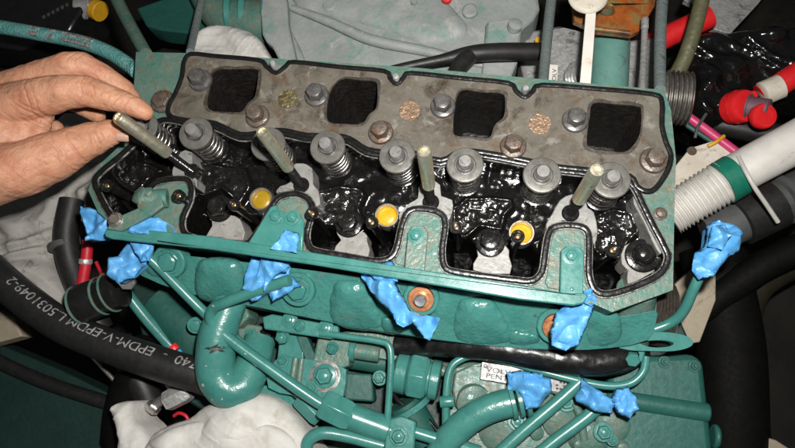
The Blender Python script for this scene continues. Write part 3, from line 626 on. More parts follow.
# ================================================================== LONG STUDS
STUDS = [((193, 172), (117.5, 116.5), 'long silver stud held between finger and thumb'), ((302, 186), (262, 131), 'long silver stud with no hand on it, leaning over the third valve spring'),
         ((431, 203), (424, 151), 'long silver stud standing in the middle of the head'), ((570, 214), (597, 170), 'rightmost long silver stud, in front of the last spring')]
for (a, b, lb) in STUDS:
    A = P(*a, -.5); best = min((abs((P(*b, z).x-A.x))+abs(P(*b, z).y-A.y), z) for z in np.arange(3, 9, .05)); zt = min(max(best[1], 5.0), 7.2); B = P(*b, zt); print('stud', lb[:30], round(best[1], 2), round(best[0], 2))
    r = thing('rocker_stud', lb, 'stud', A, 'long silver rocker studs'); ax = B-A; L = ax.length
    MB().lathe(A, [(.66, -.3), (.66, .25), (.55, .35)], (0, 0, 1), 24).build('stud_seat', 'oilsm', r)
    pr = [(.36, -.3)]
    h = .3
    while h < L*.36: pr += [(.37, h), (.31, h+.07)]; h += .14
    MB().lathe(A, pr, ax, 18).build('oily_thread', 'oilsm', r, smooth=20)
    MB().lathe(A, [(.34, L*.36), (.49, L*.36+.12), (.50, L*.36+.3), (.50, L-.18), (.43, L), (.28, L), (.24, L-.12), (.06, L-.13)], ax, 28).build('plain_shank', 'stud', r)

# ================================================================== BRACKET BAR
BAR = thing('bracket_bar', 'long straight green bracket bar running along the front of the head', 'bracket', P(350, 266, .4))
bz = .95
MB().prism([(104, 233), (107, 228), (118, 227), (210, 236), (310, 252), (430, 271), (520, 285), (566, 293), (585, 293), (588, 296), (584, 303), (574, 305.5), (520, 299.5), (430, 284), (310, 264), (210, 249), (140, 241.5), (112, 239), (105, 236.5)], bz, .42).build('bar', 'tealclean', BAR, bevel=.09)
MB().prism([(106, 229), (112, 220), (126, 213), (140, 207), (150, 196), (160, 193), (163, 206), (152, 214), (134, 224), (122, 231)], bz+.35, .4, sm=1).build('end_arm', 'tealdirty', BAR, bevel=.08)
a = P(140, 200, .9); b = P(168, 198, .4)
MB().tube([a, b], .78, 20).build('clamp_eye', 'tealdirty', BAR, bevel=.08)
MB().lathe(P(141, 196, 1.0), [(.75, 0), (.72, .3), (.5, .38)], (-.5, .2, .8), 20).build('clamp_cap', 'tealdirty', BAR)
MB().hexnut(P(150, 195, 1.0), .5, .5, (-.2, .3, .9)).build('clamp_nut', 'tealdirty', BAR); MB().hexnut(P(145, 206, 1.0), .42, .45, (-.2, -.2, .9)).build('clamp_nut', 'tealdirty', BAR)
w = MB().lathe(P(116, 220, bz+.35), [(.62, 0), (.62, .1), (.56, .13)], seg=24).build('washer', 'chrome', BAR); MB().hexnut(P(116, 220, bz+.45), .44, .42).build('steel_bolt', 'chrome', BAR)
MB().prism([(270, 207), (276, 205), (280, 212), (299, 213), (304, 222), (302, 256), (246, 246), (258, 227)], bz-.15, .35, sm=0).build('strap', 'tealclean', BAR, bevel=.08)
MB().prism([(408, 232), (412, 226), (424, 226), (428, 232), (424, 276), (404, 270)], bz-.15, .35).build('strap', 'tealdirty', BAR, bevel=.08)
MB().prism([(561, 250), (566, 246), (580, 247), (584, 252), (583, 296), (560, 294)], bz-.15, .35).build('strap', 'tealclean', BAR, bevel=.08)
for u, v in ((276, 217), (293, 218), (416, 236), (571, 256)):
    MB().lathe(P(u, v, bz-.15), [(.62, 0), (.62, .07), (.4, .09)], seg=20).lathe(P(u, v, bz-.15), [(.42, .05), (.42, .36), (.34, .42)], seg=6).lathe(P(u, v, bz-.15), [(.2, .4), (.2, .55), (.1, .58)], seg=12).build('strap_bolt', 'tealclean', BAR)
MB().lathe(P(572, 289, bz), [(.14, -.02), (.12, .06), (.04, .08)], seg=12).build('rivet', 'tealclean', BAR)

# ================================================================== PIPES, HOSES
def pipe(name, label, cat, pts, rpx, m='tealclean', n=8, seg=16, group=None, flare=None, extra=None):
    w = [P(u, v, z) for u, v, z in pts]; r = rpx if isinstance(rpx, (list, tuple)) else [rpx]*len(pts)
    rr = [px(a, p[2]) for a, p in zip(r, pts)]
    if extra is None and flare is None: return tag(MB().tube(w, rr, seg, n=n).build(name, m), label, cat, group)
    t = thing(name, label, cat, w[0], group); MB().tube(w, rr, seg, n=n).build('tube', m, t)
    for (p, q, rn, nm, hx, mm) in extra or []:
        A, B = P(*p), P(*q); rw = px(rn, p[2]); d = (B-A)
        if hx: MB().hexnut(A, rw, d.length, d, .4).build(nm, mm, t, bevel=.05)
        else: MB().lathe(A, [(rw*.94, 0), (rw, .06), (rw, d.length-.06), (rw*.94, d.length)], d, 24).build(nm, mm, t)
    return t
pipe('injector_pipe', 'straight green injector pipe from the left tape wrap down behind the elbow', 'pipe', [(140, 250, -2), (160, 268, -3), (206, 314, -5.0), (240, 343, -7.6), (290, 386, -8.6), (306, 400, -8.8)], 5.5, n=6,
     group='green injector pipes', extra=[((300, 396, -8.8), (322, 418, -9), 12, 'union_nut', True, 'tealclean')])
pipe('injector_pipe', 'green injector pipe with a sharp bend, coming out of the second tape wrap', 'pipe', [(290, 280, -1.8), (262, 289, -2.4), (226, 302, -3.2), (213, 309, -3.8), (211, 320, -4.4), (222, 333, -4.9), (262, 363, -5.8), (318, 402, -6.8), (334, 408, -7)], 6.0, n=6,
     group='green injector pipes', extra=[((322, 403, -6.9), (352, 418, -7.3), 16, 'union_nut', True, 'tealclean'), ((350, 416, -7.3), (388, 430, -7.8), 13, 'pump_union', False, 'tealclean'), ((384, 428, -7.8), (400, 434, -8), 9, 'end_thread', False, 'tealclean')])
pipe('injector_pipe', 'green injector pipe ending in the tape wrap on the far right', 'pipe', [(706, 262, -3), (694, 288, -4), (684, 310, -5.5), (672, 322, -6.5), (652, 330, -7)], 5, group='green injector pipes')
pipe('injector_pipe', 'left one of the two slanting green pipes at the bottom right', 'pipe', [(582, 380, -7.5), (560, 400, -7.6), (520, 434, -7.8), (490, 462, -8)], 6.2, group='green injector pipes')
pipe('injector_pipe', 'right one of the two slanting green pipes at the bottom right', 'pipe', [(604, 400, -8), (588, 416, -8), (556, 440, -8.2), (524, 466, -8.4)], 6.2, group='green injector pipes')
pipe('injector_pipe', 'green pipe low behind the elbow on the left, with red and blue marks', 'pipe', [(126, 292, -9), (146, 318, -10), (172, 347, -11), (184, 358, -11.5)], 6, group='green injector pipes',
     extra=[((172, 346, -10.4), (176, 351, -10.5), 6.6, 'red_mark', False, 'red'), ((177, 352, -10.5), (184, 360, -10.7), 6.6, 'blue_mark', False, 'tape')])
pipe('coolant_elbow', 'fat green U shaped coolant elbow left of centre', 'pipe', [(232, 298, -5.6), (219, 330, -5.7), (216, 348, -6), (216, 372, -6.6), (226, 388, -7), (242, 386, -7.4), (252, 366, -8), (260, 340, -9)], [17, 19, 20, 20, 19.5, 19, 18, 16], 'teal', 9, 26)
pipe('fuel_line', 'thin green flat line bent square beside the pump bracket', 'pipe', [(320, 333, -6.6), (350, 337, -6.6), (378, 341, -6.6), (389, 346, -6.6), (391, 362, -6.7), (389, 396, -7), (387, 432, -7.4)], 3.4, n=8)
pipe('fuel_line', 'thin green line looping over the top of the pump under the black hose', 'pipe', [(446, 440, -8.6), (446, 400, -8), (450, 370, -7.8), (461, 359, -7.8), (476, 356, -8), (510, 362, -8.1), (548, 373, -7.6), (600, 385, -7.2), (628, 384, -7), (643, 372, -6.8), (646, 356, -6.6)], 3.8, n=8,
     extra=[((440, 402, -7.7), (454, 401, -7.7), 5.5, 'saddle_clip', False, 'tealclean')])
pipe('drain_line', 'thick green bent line along the bottom edge below the union nut', 'pipe', [(306, 452, -7.4), (309, 440, -7.2), (322, 433, -7.2), (346, 436, -7.5), (384, 446, -7.8)], 6.2, n=7)
pipe('return_line', 'thin green line leaving the clamp block along the bottom edge', 'pipe', [(408, 430, -8), (440, 440, -8.2), (480, 452, -8.6)], 6, n=5)
pipe('water_hose', 'fat green bent hose with ribbed collar at bottom centre', 'hose', [(432, 470, -9), (446, 443, -8.4), (466, 422, -7.8), (488, 409, -7.5), (512, 402, -7.4)], 13.5, 'teal', 8, 24,
     extra=[((510, 403, -7.4), (515, 402, -7.4), 16, 'collar', False, 'tealclean'), ((517, 401, -7.4), (522, 400, -7.4), 16, 'collar', False, 'tealclean'), ((524, 400, -7.4), (529, 399, -7.4), 16, 'collar', False, 'tealclean')])
# black coolant hose with print
def hose_print(s, path, r, s0, h, a0, parent, xs=1.0):
    """letters bent round the hose, written against the path direction"""
    pts = [Vector(q) for q in path]; d = [0]
    for i in range(1, len(pts)): d.append(d[-1]+(pts[i]-pts[i-1]).length)
    v, f = text_mesh(s, 1.0, .5); w = max(q.x for q in v); out = []
    def at(x):
        x = min(max(x, 0), d[-1]-1e-6); i = max(k for k in range(len(d)-1) if d[k] <= x); t = (x-d[i])/(d[i+1]-d[i]); return pts[i].lerp(pts[i+1], t), (pts[min(i+2, len(pts)-1)]-pts[max(i-1, 0)]).normalized()
    # cut long faces so that they follow the curve
    for q in v:
        p, T = at(s0+q.x*h/.7*xs); up = Vector((0, 0, 1)); Nn = (up-T*T.z).normalized(); B = T.cross(Nn)
        a = a0+(q.y/.7-.5)*h/r; rr = r*1.03+(q.z+.5)*.02
        out.append(p+(Nn*math.cos(a)-B*math.sin(a))*rr)
    m = MB(); m.v = out; m.f = f; return m.build('printed_lettering', 'whiteink', parent, smooth=0)
hp = [(212, 380, -8.2), (195, 374, -8), (167, 366, -7.8), (120, 350, -7.6), (67, 328, -7.4), (30, 303, -7.2), (0, 278, -7), (-50, 232, -6.6)]
hw = [P(*q) for q in hp]; hr = px(17.5, -7.4)
t = thing('black_hose', 'thick black rubber hose with pale printed lettering at lower left', 'hose', hw[2])
path = [Vector(q[:3]) for q in cr([tuple(q) for q in hw], 10)]
MB().tube(path, hr, 30).build('hose_wall', 'rubber', t); hose_print('740  -  EPDM-V-EPDM L.5031049-2', path, hr, 1.2, .86, -.62, t, 1.14)
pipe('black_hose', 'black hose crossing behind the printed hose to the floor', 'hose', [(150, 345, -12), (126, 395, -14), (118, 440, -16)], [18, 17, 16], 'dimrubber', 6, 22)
pipe('black_hose', 'short black hose leaning right of the crossing, toward the small clamp', 'hose', [(118, 340, -12), (140, 380, -13), (152, 408, -14)], 14, 'rubber', 6, 22)
pipe('black_hose', 'upright black hose beside the soiled cloth on the left', 'hose', [(72, 200, -9), (66, 235, -9), (72, 268, -9.5), (86, 300, -10), (100, 330, -11)], [13, 13, 14, 14, 14], 'rubber', 7, 22, extra=[((62, 243, -9), (63, 249, -9), 14.5, 'hose_clip', False, 'hosegrey')])
pipe('red_hose', 'small red hose with a silver clip between the black hose and blue tape', 'hose', [(88, 240, -8), (86, 262, -8.5), (82, 285, -9)], 6, 'redhose', 5, extra=[((85.8, 259, -8.4), (85.4, 264, -8.5), 7, 'silver_clip', False, 'silver')])
c0, c1 = P(80, 305, -6.6), P(122, 288, -6.2); ax = c1-c0; L = ax.length
t = thing('hose_coupling', 'black capped coupling with green edges left of the green pipe', 'coupling', c0)
rw = px(21, -7)
MB().lathe(c0, [(rw*.9, 0), (rw, .15), (rw, L*.45), (rw*.92, L*.5), (rw*.92, L*.55), (rw*1.0, L*.6), (rw*.96, L*.95), (rw*.8, L)], ax, 32).build('coupling_body', 'plastic', t)
for f_, k in ((-.01, 1.03), (.52, 1.0), (.74, 1.04)): MB().lathe(c0+ax*f_, [(rw*k*.96, -.1), (rw*k, -.05), (rw*k, .05), (rw*k*.96, .1)], ax, 32).build('green_edge', 'tealdirty', t)
MB().hexnut(P(128, 281, -5), .75, .6, (.5, -.4, 1)).build('silver_nut', 'chrome', t)
pipe('hose_clamp', 'small silver worm clamp beside the white rag', 'hose clamp', [(152, 408, -11), (170, 394, -11)], 5, 'chrome', 2, extra=[((166, 402, -10.6), (190, 390, -10.6), 11, 'worm_housing', True, 'silver'), ((150, 411, -11), (156, 404, -11), 8, 'clamp_screw', True, 'chrome'), ((168, 386, -11), (178, 380, -11), 5, 'band_end', False, 'silver')])
pipe('black_cable', 'black cable lying across the dark green floor panel', 'cable', [(-30, 345, -17.5), (0, 362, -17.5), (40, 380, -17.5), (80, 394, -17.5), (126, 408, -17.5)], 7, 'rubber', 6)
pipe('silver_rod', 'thin shiny rod below the printed hose', 'rod', [(92, 356, -13), (114, 380, -13.5)], 2.2, 'chrome', 2)
pipe('black_hose', 'thick shiny black hose running under the head at lower right', 'hose', [(396, 346, -9.2), (430, 345, -8.6), (470, 346, -7.6), (506, 349, -7), (560, 358, -6.9), (600, 361, -6.9), (625, 357, -7), (645, 350, -7.4)], [10, 11, 12.5, 13, 15, 14.5, 13, 8], 'sleeve', 8, 26)
# white hose and its neighbours
def ribbed(pts, r, rib, f0, f1):
    q = [Vector(x[:3]) for x in cr([tuple(P(*p)) for p in pts], 60)]; rr = []
    for i in range(len(q)):
        f = i/(len(q)-1); rr.append(r+(rib*math.sin(f*len(q)*.9) if f0 < f < f1 else 0))
    return q, rr
hp = [(668, 216, -12), (700, 196, -11), (740, 172, -10), (790, 145, -9), (850, 112, -8)]
q, rr = ribbed(hp, px(20.5, -10.5), .13, -1, .42)
WH = thing('white_hose', 'thick white ribbed hose with a green tape band on the right', 'hose', q[0]); MB().tube(q, rr, 28).build('hose_wall', 'white', WH)
A, B = P(721, 184, -10.4), P(736, 175, -10.2); MB().lathe(A, [(px(22.2, -10.4), 0), (px(22.2, -10.4), (B-A).length)], B-A, 32).build('green_band', 'greentape', WH)
pipe('cable_tie', 'pale cable tie looped over the white hose with its tail hanging', 'cable tie', [(738, 156, -8.6), (746, 172, -7.8), (755, 188, -8), (766, 204, -9), (778, 222, -10)], 2.2, 'tie', 6)
pipe('grey_pipe', 'fat dark grey pipe with a black sleeve under the white hose', 'pipe', [(706, 234, -15), (735, 222, -14.5), (790, 196, -14), (850, 168, -13)], 21, 'hosegrey', 7, 28, extra=[((738, 221, -14.4), (775, 203, -14.1), 25.5, 'rubber_sleeve', False, 'rubber'), ((780, 200, -14), (786, 197, -14), 26, 'sleeve_band', False, 'hosegrey')])
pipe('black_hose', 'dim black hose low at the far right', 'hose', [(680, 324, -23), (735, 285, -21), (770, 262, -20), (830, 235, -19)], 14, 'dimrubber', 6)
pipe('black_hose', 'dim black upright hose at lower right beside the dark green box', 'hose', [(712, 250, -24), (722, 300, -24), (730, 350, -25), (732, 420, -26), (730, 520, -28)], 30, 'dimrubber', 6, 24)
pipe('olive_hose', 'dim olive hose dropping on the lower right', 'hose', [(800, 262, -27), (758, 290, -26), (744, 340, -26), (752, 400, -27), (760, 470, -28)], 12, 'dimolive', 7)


# chips and scuffs in the paint of the pipes
EL = bpy.data.objects['coolant_elbow']
on_surface(EL, [[(204, 348.5), (208, 347), (213, 347.5), (210, 350)], [(210, 347.5), (216, 345), (219, 343), (217, 346.5), (222, 349), (216, 351), (211, 350.5)], [(217, 346.5), (224, 346.3), (229, 347), (223, 349)], [(209, 354), (211, 350.5), (216, 350.5), (213, 352.5)], [(217, 350), (222, 349.4), (225, 352), (220, 351.8)]], 'paint_scuff', 'scuff', EL, .035)
on_surface(EL, [blot(203, 385, 1.6, 1), blot(206, 366, .9, 2), blot(222, 399, 1.2, 3), blot(212, 400, .8, 4), blot(228, 374, .8, 5)], 'paint_chip', 'chip', EL)
for o in [o for o in bpy.data.objects if o.name.startswith('tube') and o.parent and o.parent.name.startswith('injector_pipe')]:
    sd = sum(map(ord, o.name)) % 97
    vs = o.data.vertices; b0 = WLOC[o.parent.name]; outs = []
    for k in range(7):
        q = vs[random.randrange(len(vs))].co/S+b0; w = M3.transposed() @ (q-Vector((0, 0, H))); outs.append(blot(CU+F*w.x/-w.z, CV-F*w.y/-w.z, random.uniform(.7, 1.5), k+sd, 7, 1.5, .6))
    on_surface(o, outs, 'paint_chip', 'chip', o)

# ================================================================== LOWER FRONT: brackets, pump, castings
blk = thing('engine_block', 'shade-darkened green engine block below the head, half hidden by pipes', 'engine block', P(400, 350, -30))
MB().prism([(126, 262), (200, 300), (262, 312), (400, 340), (560, 352), (640, 346), (676, 320), (672, 300), (690, 340), (640, 420), (420, 470), (250, 440), (150, 380)], -13.5, 20).build('block_wall', 'tealfloor', blk, bevel=.3)  # wall coloured darker to deepen the shade in the gaps
MB().prism([(330, 334), (352, 330), (430, 340), (432, 356), (400, 362), (340, 352)], -9, 4).build('block_rib', 'tealdirty', blk, bevel=.3)
MB().tube([P(340, 356, -11), P(388, 364, -11)], 1.0, 20).build('block_boss', 'tealdark', blk, bevel=.1)
MB().lathe(P(196, 325, -7.4), [(.5, 0), (.5, .4), (.3, .45)], (.3, -.3, 1), 6).lathe(P(196, 325, -7.5), [(.75, 0), (.75, .12)], (.3, -.3, 1), 20).build('block_bolt', 'tealclean', blk)
MB().prism([(218, 306), (244, 304), (250, 316), (238, 328), (218, 322)], -8, 3).build('block_lug', 'tealdirty', blk, bevel=.2)
MB().tube([P(160, 300, -12), P(212, 356, -12)], 2.2, 20).build('block_boss', 'tealdark', blk, bevel=.2)
br = thing('pump_bracket', 'green steel bracket of stepped plates and bolts holding the pump', 'bracket', P(310, 350, -9))
MB().prism([(262, 317), (272, 314), (338, 326), (339, 336), (330, 339), (264, 329)], -6.6, .8).build('top_plate', 'teal', br, bevel=.12)
MB().prism([(318, 336), (350, 340), (349, 366), (330, 372), (312, 362)], -8.2, 2.4).build('gusset', 'tealdirty', br, bevel=.15)
MB().prism([(280, 330), (306, 332), (302, 372), (276, 366)], -8.6, 2.4).build('gusset', 'teal', br, bevel=.15)
MB().prism([(296, 336), (306, 334), (318, 362), (308, 366)], -8.3, 1.2).build('gusset', 'tealdark', br, bevel=.12)
MB().prism([(270, 368), (286, 356), (340, 366), (346, 374), (344, 392), (338, 398), (296, 396), (268, 388)], -8.0, 1.1, sm=2).build('pump_flange', 'teal', br, bevel=.15)
for a, b in (((296, 358), (290, 392)), ((302, 359), (297, 394))): MB().tube([P(*a, -8), P(*b, -8)], .28, 10).build('flange_rib', 'tealdirty', br)
MB().prism([(254, 384), (284, 388), (296, 402), (286, 416), (262, 406)], -9.3, 2).build('flange_lug', 'teal', br, bevel=.15)
def gbolt(u, v, z, r, h, parent, mm='tealclean', nm='bolt', ax=(0, 0, 1), wr=1.6):
    c = P(u, v, z); MB().lathe(c, [(r*wr, 0), (r*wr, .1), (r*wr*.95, .14)], ax, 26).lathe(c, [(r*1.15, .1), (r*1.15, .1+h*.8), (r*1.0, .1+h)], ax, 6, .3).lathe(c, [(r*.62, h), (r*.6, h+.28), (r*.5, h+.32)], ax, 16).build(nm, mm, parent)
gbolt(325, 376, -8.0, .66, .55, br); gbolt(283, 336, -7.6, .5, .5, br, ax=(0, -.5, 1), wr=1.25); gbolt(333, 347, -7.9, .42, .5, br, ax=(0, -.6, 1), wr=1.25); gbolt(326, 328, -6.6, .5, .25, br, wr=1.4); gbolt(290, 320, -6.6, .5, .25, br, wr=1.4)
MB().lathe(P(325, 376, -7.98), [(1.35, 0), (1.35, .03), (1.15, .04)], seg=30).build('bare_ring', 'chrome', br)
cl = thing('pipe_clamp', 'pale green clamp block with one bolt at the bottom edge', 'clamp', P(400, 440, -9))
MB().prism([(386, 420), (400, 416), (416, 422), (414, 452), (384, 450)], -7.2, 1.6).build('clamp_block', 'tealclean', cl, bevel=.15); gbolt(399, 436, -7.2, .5, .5, cl)
fi = thing('hose_fitting', 'large green round fitting with a hexagon collar between the bracket and pump', 'fitting', P(418, 378, -9))
A, B = P(396, 372, -9.4), P(440, 381, -9.4); d = B-A; L = d.length
MB().lathe(A, [(1.3, -.2), (1.75, .1), (1.8, 1.0), (1.5, 1.15), (1.5, L-.9), (1.72, L-.8), (1.72, L-.1), (1.4, L)], d, 30).build('fitting_body', 'teal', fi)
MB().hexnut(A+d.normalized()*1.15, 2.05, L-2.2, d, .52).build('hex_collar', 'teal', fi, bevel=.08)
MB().tube([P(404, 402, -10), P(426, 440, -11)], 1.5, 22).build('lower_neck', 'tealdark', fi); MB().tube([P(409, 405, -9.8), P(412, 410, -9.9)], 1.9, 22).build('neck_ring', 'teal', fi)
pm = thing('injection_pump', 'green injection pump with a grey name plate, crossed by slanting pipes', 'pump', P(530, 410, -13))
MB().prism([(452, 364), (480, 358), (560, 372), (606, 384), (628, 400), (632, 470), (440, 470), (446, 400)], -10.2, 6, sm=0).build('pump_body', 'tealdirty', pm, bevel=.5)
MB().prism([(455, 372), (484, 366), (506, 380), (510, 394), (480, 400), (456, 408)], -9.2, 2, sm=2).build('pump_cover', 'tealdirty', pm, bevel=.3)
MB().lathe(P(474, 402, -9.4), [(1.6, -1), (1.5, .3), (1.1, .5)], (.2, -.3, 1), 24).build('pump_boss', 'tealdirty', pm)
for u, v, r in ((560, 420, 1.6), (590, 436, 1.4), (500, 430, 1.9), (540, 398, 1.2), (612, 424, 1.5)): MB().lathe(P(u, v, -10), [(r, -1), (r*.95, .4), (r*.7, .7), (r*.3, .75)], (random.uniform(-.3, .3), -.2, 1), 22).build('pump_boss', 'tealdirty', pm)
for u, v in ((517, 421), (603, 432), (566, 402)): gbolt(u, v, -8.9, .5, .5, pm, nm='pump_bolt')
npl = MB().prism([(482, 362), (584, 378), (583, 396), (480, 379)], -8.3, .15).build('name_plate', 'plate', pm, bevel=.02)
a, b = P(485.5, 376.0, -8.3), P(517, 380.8, -8.3); up = Vector((-(b-a).y, (b-a).x, 0))
q1, q2 = P(486, 371.4, -8.3), P(518, 376.6, -8.3)
lay_text('VOLVO', q1, q2, up, .40, .03, .02).build('plate_lettering', 'ink', npl, smooth=0); lay_text('PENTA', P(485.4, 377.6, -8.3), P(514, 382.2, -8.3), up, .40, .03, .02).build('plate_lettering', 'ink', npl, smooth=0)
MB().lathe(P(485.5, 366, -8.3), [(.16, 0), (.14, .06), (.06, .09)], seg=12).build('plate_rivet', 'chrome', npl)
for k in range(3):
    for j in range(7):
        if random.random() < .8: MB().prism([(556+j*3.6, 380.5+k*3.4+j*.55), (558.4+j*3.6, 380.9+k*3.4+j*.55), (558.2+j*3.6, 382.9+k*3.4+j*.55), (555.8+j*3.6, 382.5+k*3.4+j*.55)], -8.27, .03).build('plate_mark', 'ink', npl, smooth=0)
bx = thing('green_box', 'large dark green box cover with a round ridge at bottom right', 'box cover', P(660, 400, -20))
MB().prism([(610, 370), (650, 356), (694, 354), (704, 362), (716, 470), (600, 470), (606, 400)], -9.8, 12, sm=0).build('box_shell', 'boxgreen', bx, bevel=.6)
MB().tube([P(612, 398, -10.1), P(709, 413, -10.1)], .8, 20).build('box_ridge', 'boxgreen', bx, bevel=.2); MB().tube([P(712, 436, -10.5), P(718, 437, -10.5)], 1.0, 20).build('box_boss', 'boxgreen', bx, bevel=.2)
lg = thing('mounting_lug', 'flat oval green lug with a slot at the right front corner', 'lug', P(650, 342, -7))
lug = [(614, 345), (622, 338), (640, 333.5), (664, 332), (684, 335), (693, 341), (690, 347), (674, 351), (650, 351), (628, 350)]
MB().prism(lug, -5.4, .85, holes=[[(640, 343), (650, 340.6), (664, 340.5), (674, 343), (668, 346.6), (652, 347.2)]], sm=3).build('lug_plate', 'tealclean', lg, bevel=.12)
MB().prism([(622, 349), (646, 351), (644, 362), (620, 360)], -6.2, 2).build('lug_foot', 'tealclean', lg, bevel=.15); MB().lathe(P(632, 358, -6.2), [(.6, 0), (.6, .4), (.5, .5)], (0, -.6, 1), 6).build('lug_bolt', 'tealclean', lg)
MB().prism([(612, 340), (624, 326), (634, 330), (630, 340), (618, 348)], -5.2, 1.4, sm=2).build('lug_web', 'gasket', lg, bevel=.1)

# ================================================================== RIGHT SIDE
t = thing('ribbed_drum', 'brown steel ringed drum just behind the right corner of the head', 'drum', P(664, 310, -14))
for k in range(7): MB().lathe(P(648+k*3.1, 312+k*.6, -9), [(2.6, 0), (2.75, .1), (2.6, .2)], (1, -.05, 0), 36).build('drum_ring', 'pipebrown', t)
MB().lathe(P(644, 312, -9), [(2.4, 0), (2.4, 2.2)], (1, -.05, 0), 30).build('drum_core', 'bolt', t)
MB().prism([(674, 285), (700, 262), (716, 268), (716, 300), (700, 342), (676, 346)], -17, 1.2).build('plywood_sheet', 'wood', None, bevel=.1)
tag(COL.objects[-1], 'stained beige panel behind the far right green pipe', 'panel')
tag(MB().prism([(716, 456), (728, 441), (752, 436), (776, 440), (790, 456)], -24, 4, sm=2).build('beige_block', 'wood', None, bevel=.5), 'beige corner peeking up at the bottom right edge', 'block')
t = thing('cream_board', 'cream board with a dark knot hole under the white hose', 'board', P(700, 180, -14))
MB().prism([(674, 168), (690, 148), (716, 140), (742, 160), (742, 186), (700, 218), (672, 214)], -14, 1).build('board_sheet', 'cream', t, bevel=.1); MB().lathe(P(692, 151, -14), [(.5, -.05), (.45, .02), (.1, .02)], seg=18).build('knot_hole', 'rust', t)
pipe('pink_cable', 'bright pink cable running down behind the white hose', 'cable', [(676, 108, -14), (690, 118, -14), (716, 137, -14), (744, 158, -14)], 4.6, 'pink', 5)
pipe('green_cable', 'thin dull green cable below the pink cable', 'cable', [(676, 118, -14.5), (694, 130, -14.5), (724, 150, -14.5), (742, 166, -14.5)], 2.6, 'tealdark', 5)
pipe('cable_tie', 'grey cable tie crossing the pink and green cables', 'cable tie', [(695, 138, -13.4), (698, 127, -13.2), (706, 114, -13.6)], 1.6, 'hosegrey', 5)
pipe('cable_tie', 'short yellow cable tie on the pink cable', 'cable tie', [(708, 146, -13.4), (716, 142, -13.2), (724, 136, -13.4)], 1.8, 'amber', 4)
pipe('black_hose', 'black corrugated conduit running behind the pink cable', 'hose', [(690, 118, -18), (730, 126, -17.5), (800, 140, -17), (850, 150, -17)], 12, 'rubber', 6)
tag(drape([(672, 62), (690, 42), (720, 36), (770, 34), (830, 28), (830, 92), (770, 92), (742, 98), (724, 124), (700, 128), (684, 112), (690, 90)], -17, 2.2, .18, 1.6, .42, 21, 3, 5, 1.6, jit=.25, aniso=(.5, 1.2, -.5), cloth=2.2).build('bin_bag', 'bag', smooth=80), 'shiny crumpled black plastic bag at the upper right', 'plastic bag')
rv = thing('red_valve', 'red valve body and round red cap beside the black bag', 'valve', P(745, 110, -17))
c = P(744, 106, -13.5); ax = Vector((.45, -.25, 1))
MB().lathe(c, [(1.6, -1.5), (1.65, .0), (1.5, .3), (1.2, .4)], ax, 30).lathe(c, [(1.7, -.9), (1.7, -.5)], ax, 12).build('valve_body', 'red', rv)
MB().lathe(c, [(1.2, .35), (1.2, .5), (1.0, .5), (.95, 2.2), (.8, 2.3)], Vector((1, -.35, .6)), 26).build('valve_neck', 'maroon', rv)
MB().lathe(P(764, 116, -12.2), [(1.15, -.6), (1.22, -.5), (1.22, .1), (1.1, .25), (.75, .28), (.7, .18), (.1, .18)], Vector((.2, -.2, 1)), 30).build('valve_cap', 'red', rv)
MB().prism([(722, 104), (734, 94), (756, 90), (758, 98), (742, 112), (728, 118)], -14.4, .8, sm=2).build('valve_flange', 'red', rv, bevel=.15)
t = pipe('red_hose', 'red hose with a pale sleeve at the right edge above the white hose', 'hose', [(760, 96, -15), (778, 86, -14.5), (800, 72, -14), (840, 50, -14)], 12, 'red', 5, 22, extra=[((762, 94, -14.2), (781, 86, -13.9), 12.5, 'pale_sleeve', False, 'cream')])
pipe('red_hose', 'red hose end at the top right under the olive hose', 'hose', [(640, 50, -17), (670, 35, -16.5), (710, 17, -16)], 12, 'red', 5, 22)
tag(MB().prism([(684, 0), (690, -12), (772, -14), (758, 4), (730, 34), (704, 26), (712, 14)], -19, .8).build('white_bulkhead', 'silver', None, bevel=.06), 'pale grey panel corner at the top right behind the red hose', 'panel')
pipe('olive_hose', 'olive hose hanging down beside the ringed pulley at the top right', 'hose', [(704, -14, -8), (700, 8, -8.4), (693, 34, -9), (684, 60, -9.8), (671, 84, -10.6)], 8, 'olive', 7)
t = thing('ringed_pulley', 'dark ringed pulley edge behind the right end of the head', 'pulley', P(670, 95, -10))
for k in range(6): MB().lathe(P(664+k*4.6, 97+k*.4, -9.5), [(2.3, 0), (2.5, .1), (2.5, .16), (2.3, .26)], (1, 0, .1), 40).build('pulley_ring', 'pipebrown', t)
MB().lathe(P(660, 97, -9.5), [(2.15, 0), (2.15, 2.4)], (1, 0, .1), 30).build('pulley_core', 'bolt', t)

# ================================================================== BEHIND THE HEAD (top of the picture)
t = thing('bell_housing', 'large grey teal cast housing behind the head at top centre', 'housing', P(400, 30, -20))
MB().prism([(286, -30), (430, -40), (520, -34), (540, 8), (520, 30), (490, 66), (470, 84), (280, 80), (290, 40), (282, 20)], -9.5, 9, sm=2).build('housing_shell', 'cast', t, bevel=1.2)
drape([(300, -20), (420, -30), (450, 4), (470, 34), (430, 48), (380, 32), (330, 20), (296, 10)], -9.8, .9, .3, .1, .5, 31, 3, 1.5, 2.2).build('housing_swell', 'cast', t, smooth=60)
MB().prism([(486, 22), (512, 18), (522, 26), (518, 60), (506, 90), (480, 90), (484, 50)], -8.6, 3, sm=0).build('housing_lug', 'cast', t, bevel=.25)
MB().lathe(P(514, 28, -8.5), [(.7, 0), (.7, .6), (.5, .7)], (.2, .2, 1), 18).build('housing_stud', 'cast', t)
MB().tube([P(292, 8, -9.2), P(330, 22, -8.9), (P(372, 40, -8.9)), P(430, 52, -9.1), P(486, 66, -9.4)], [.35, .5, .55, .5, .3], 14, n=6).build('housing_ridge', 'cast', t)
MB().tube([P(286, 30, -9.6), P(300, 60, -9.5), P(304, 84, -9.5)], .5, 12, n=6).build('housing_ridge', 'cast', t)
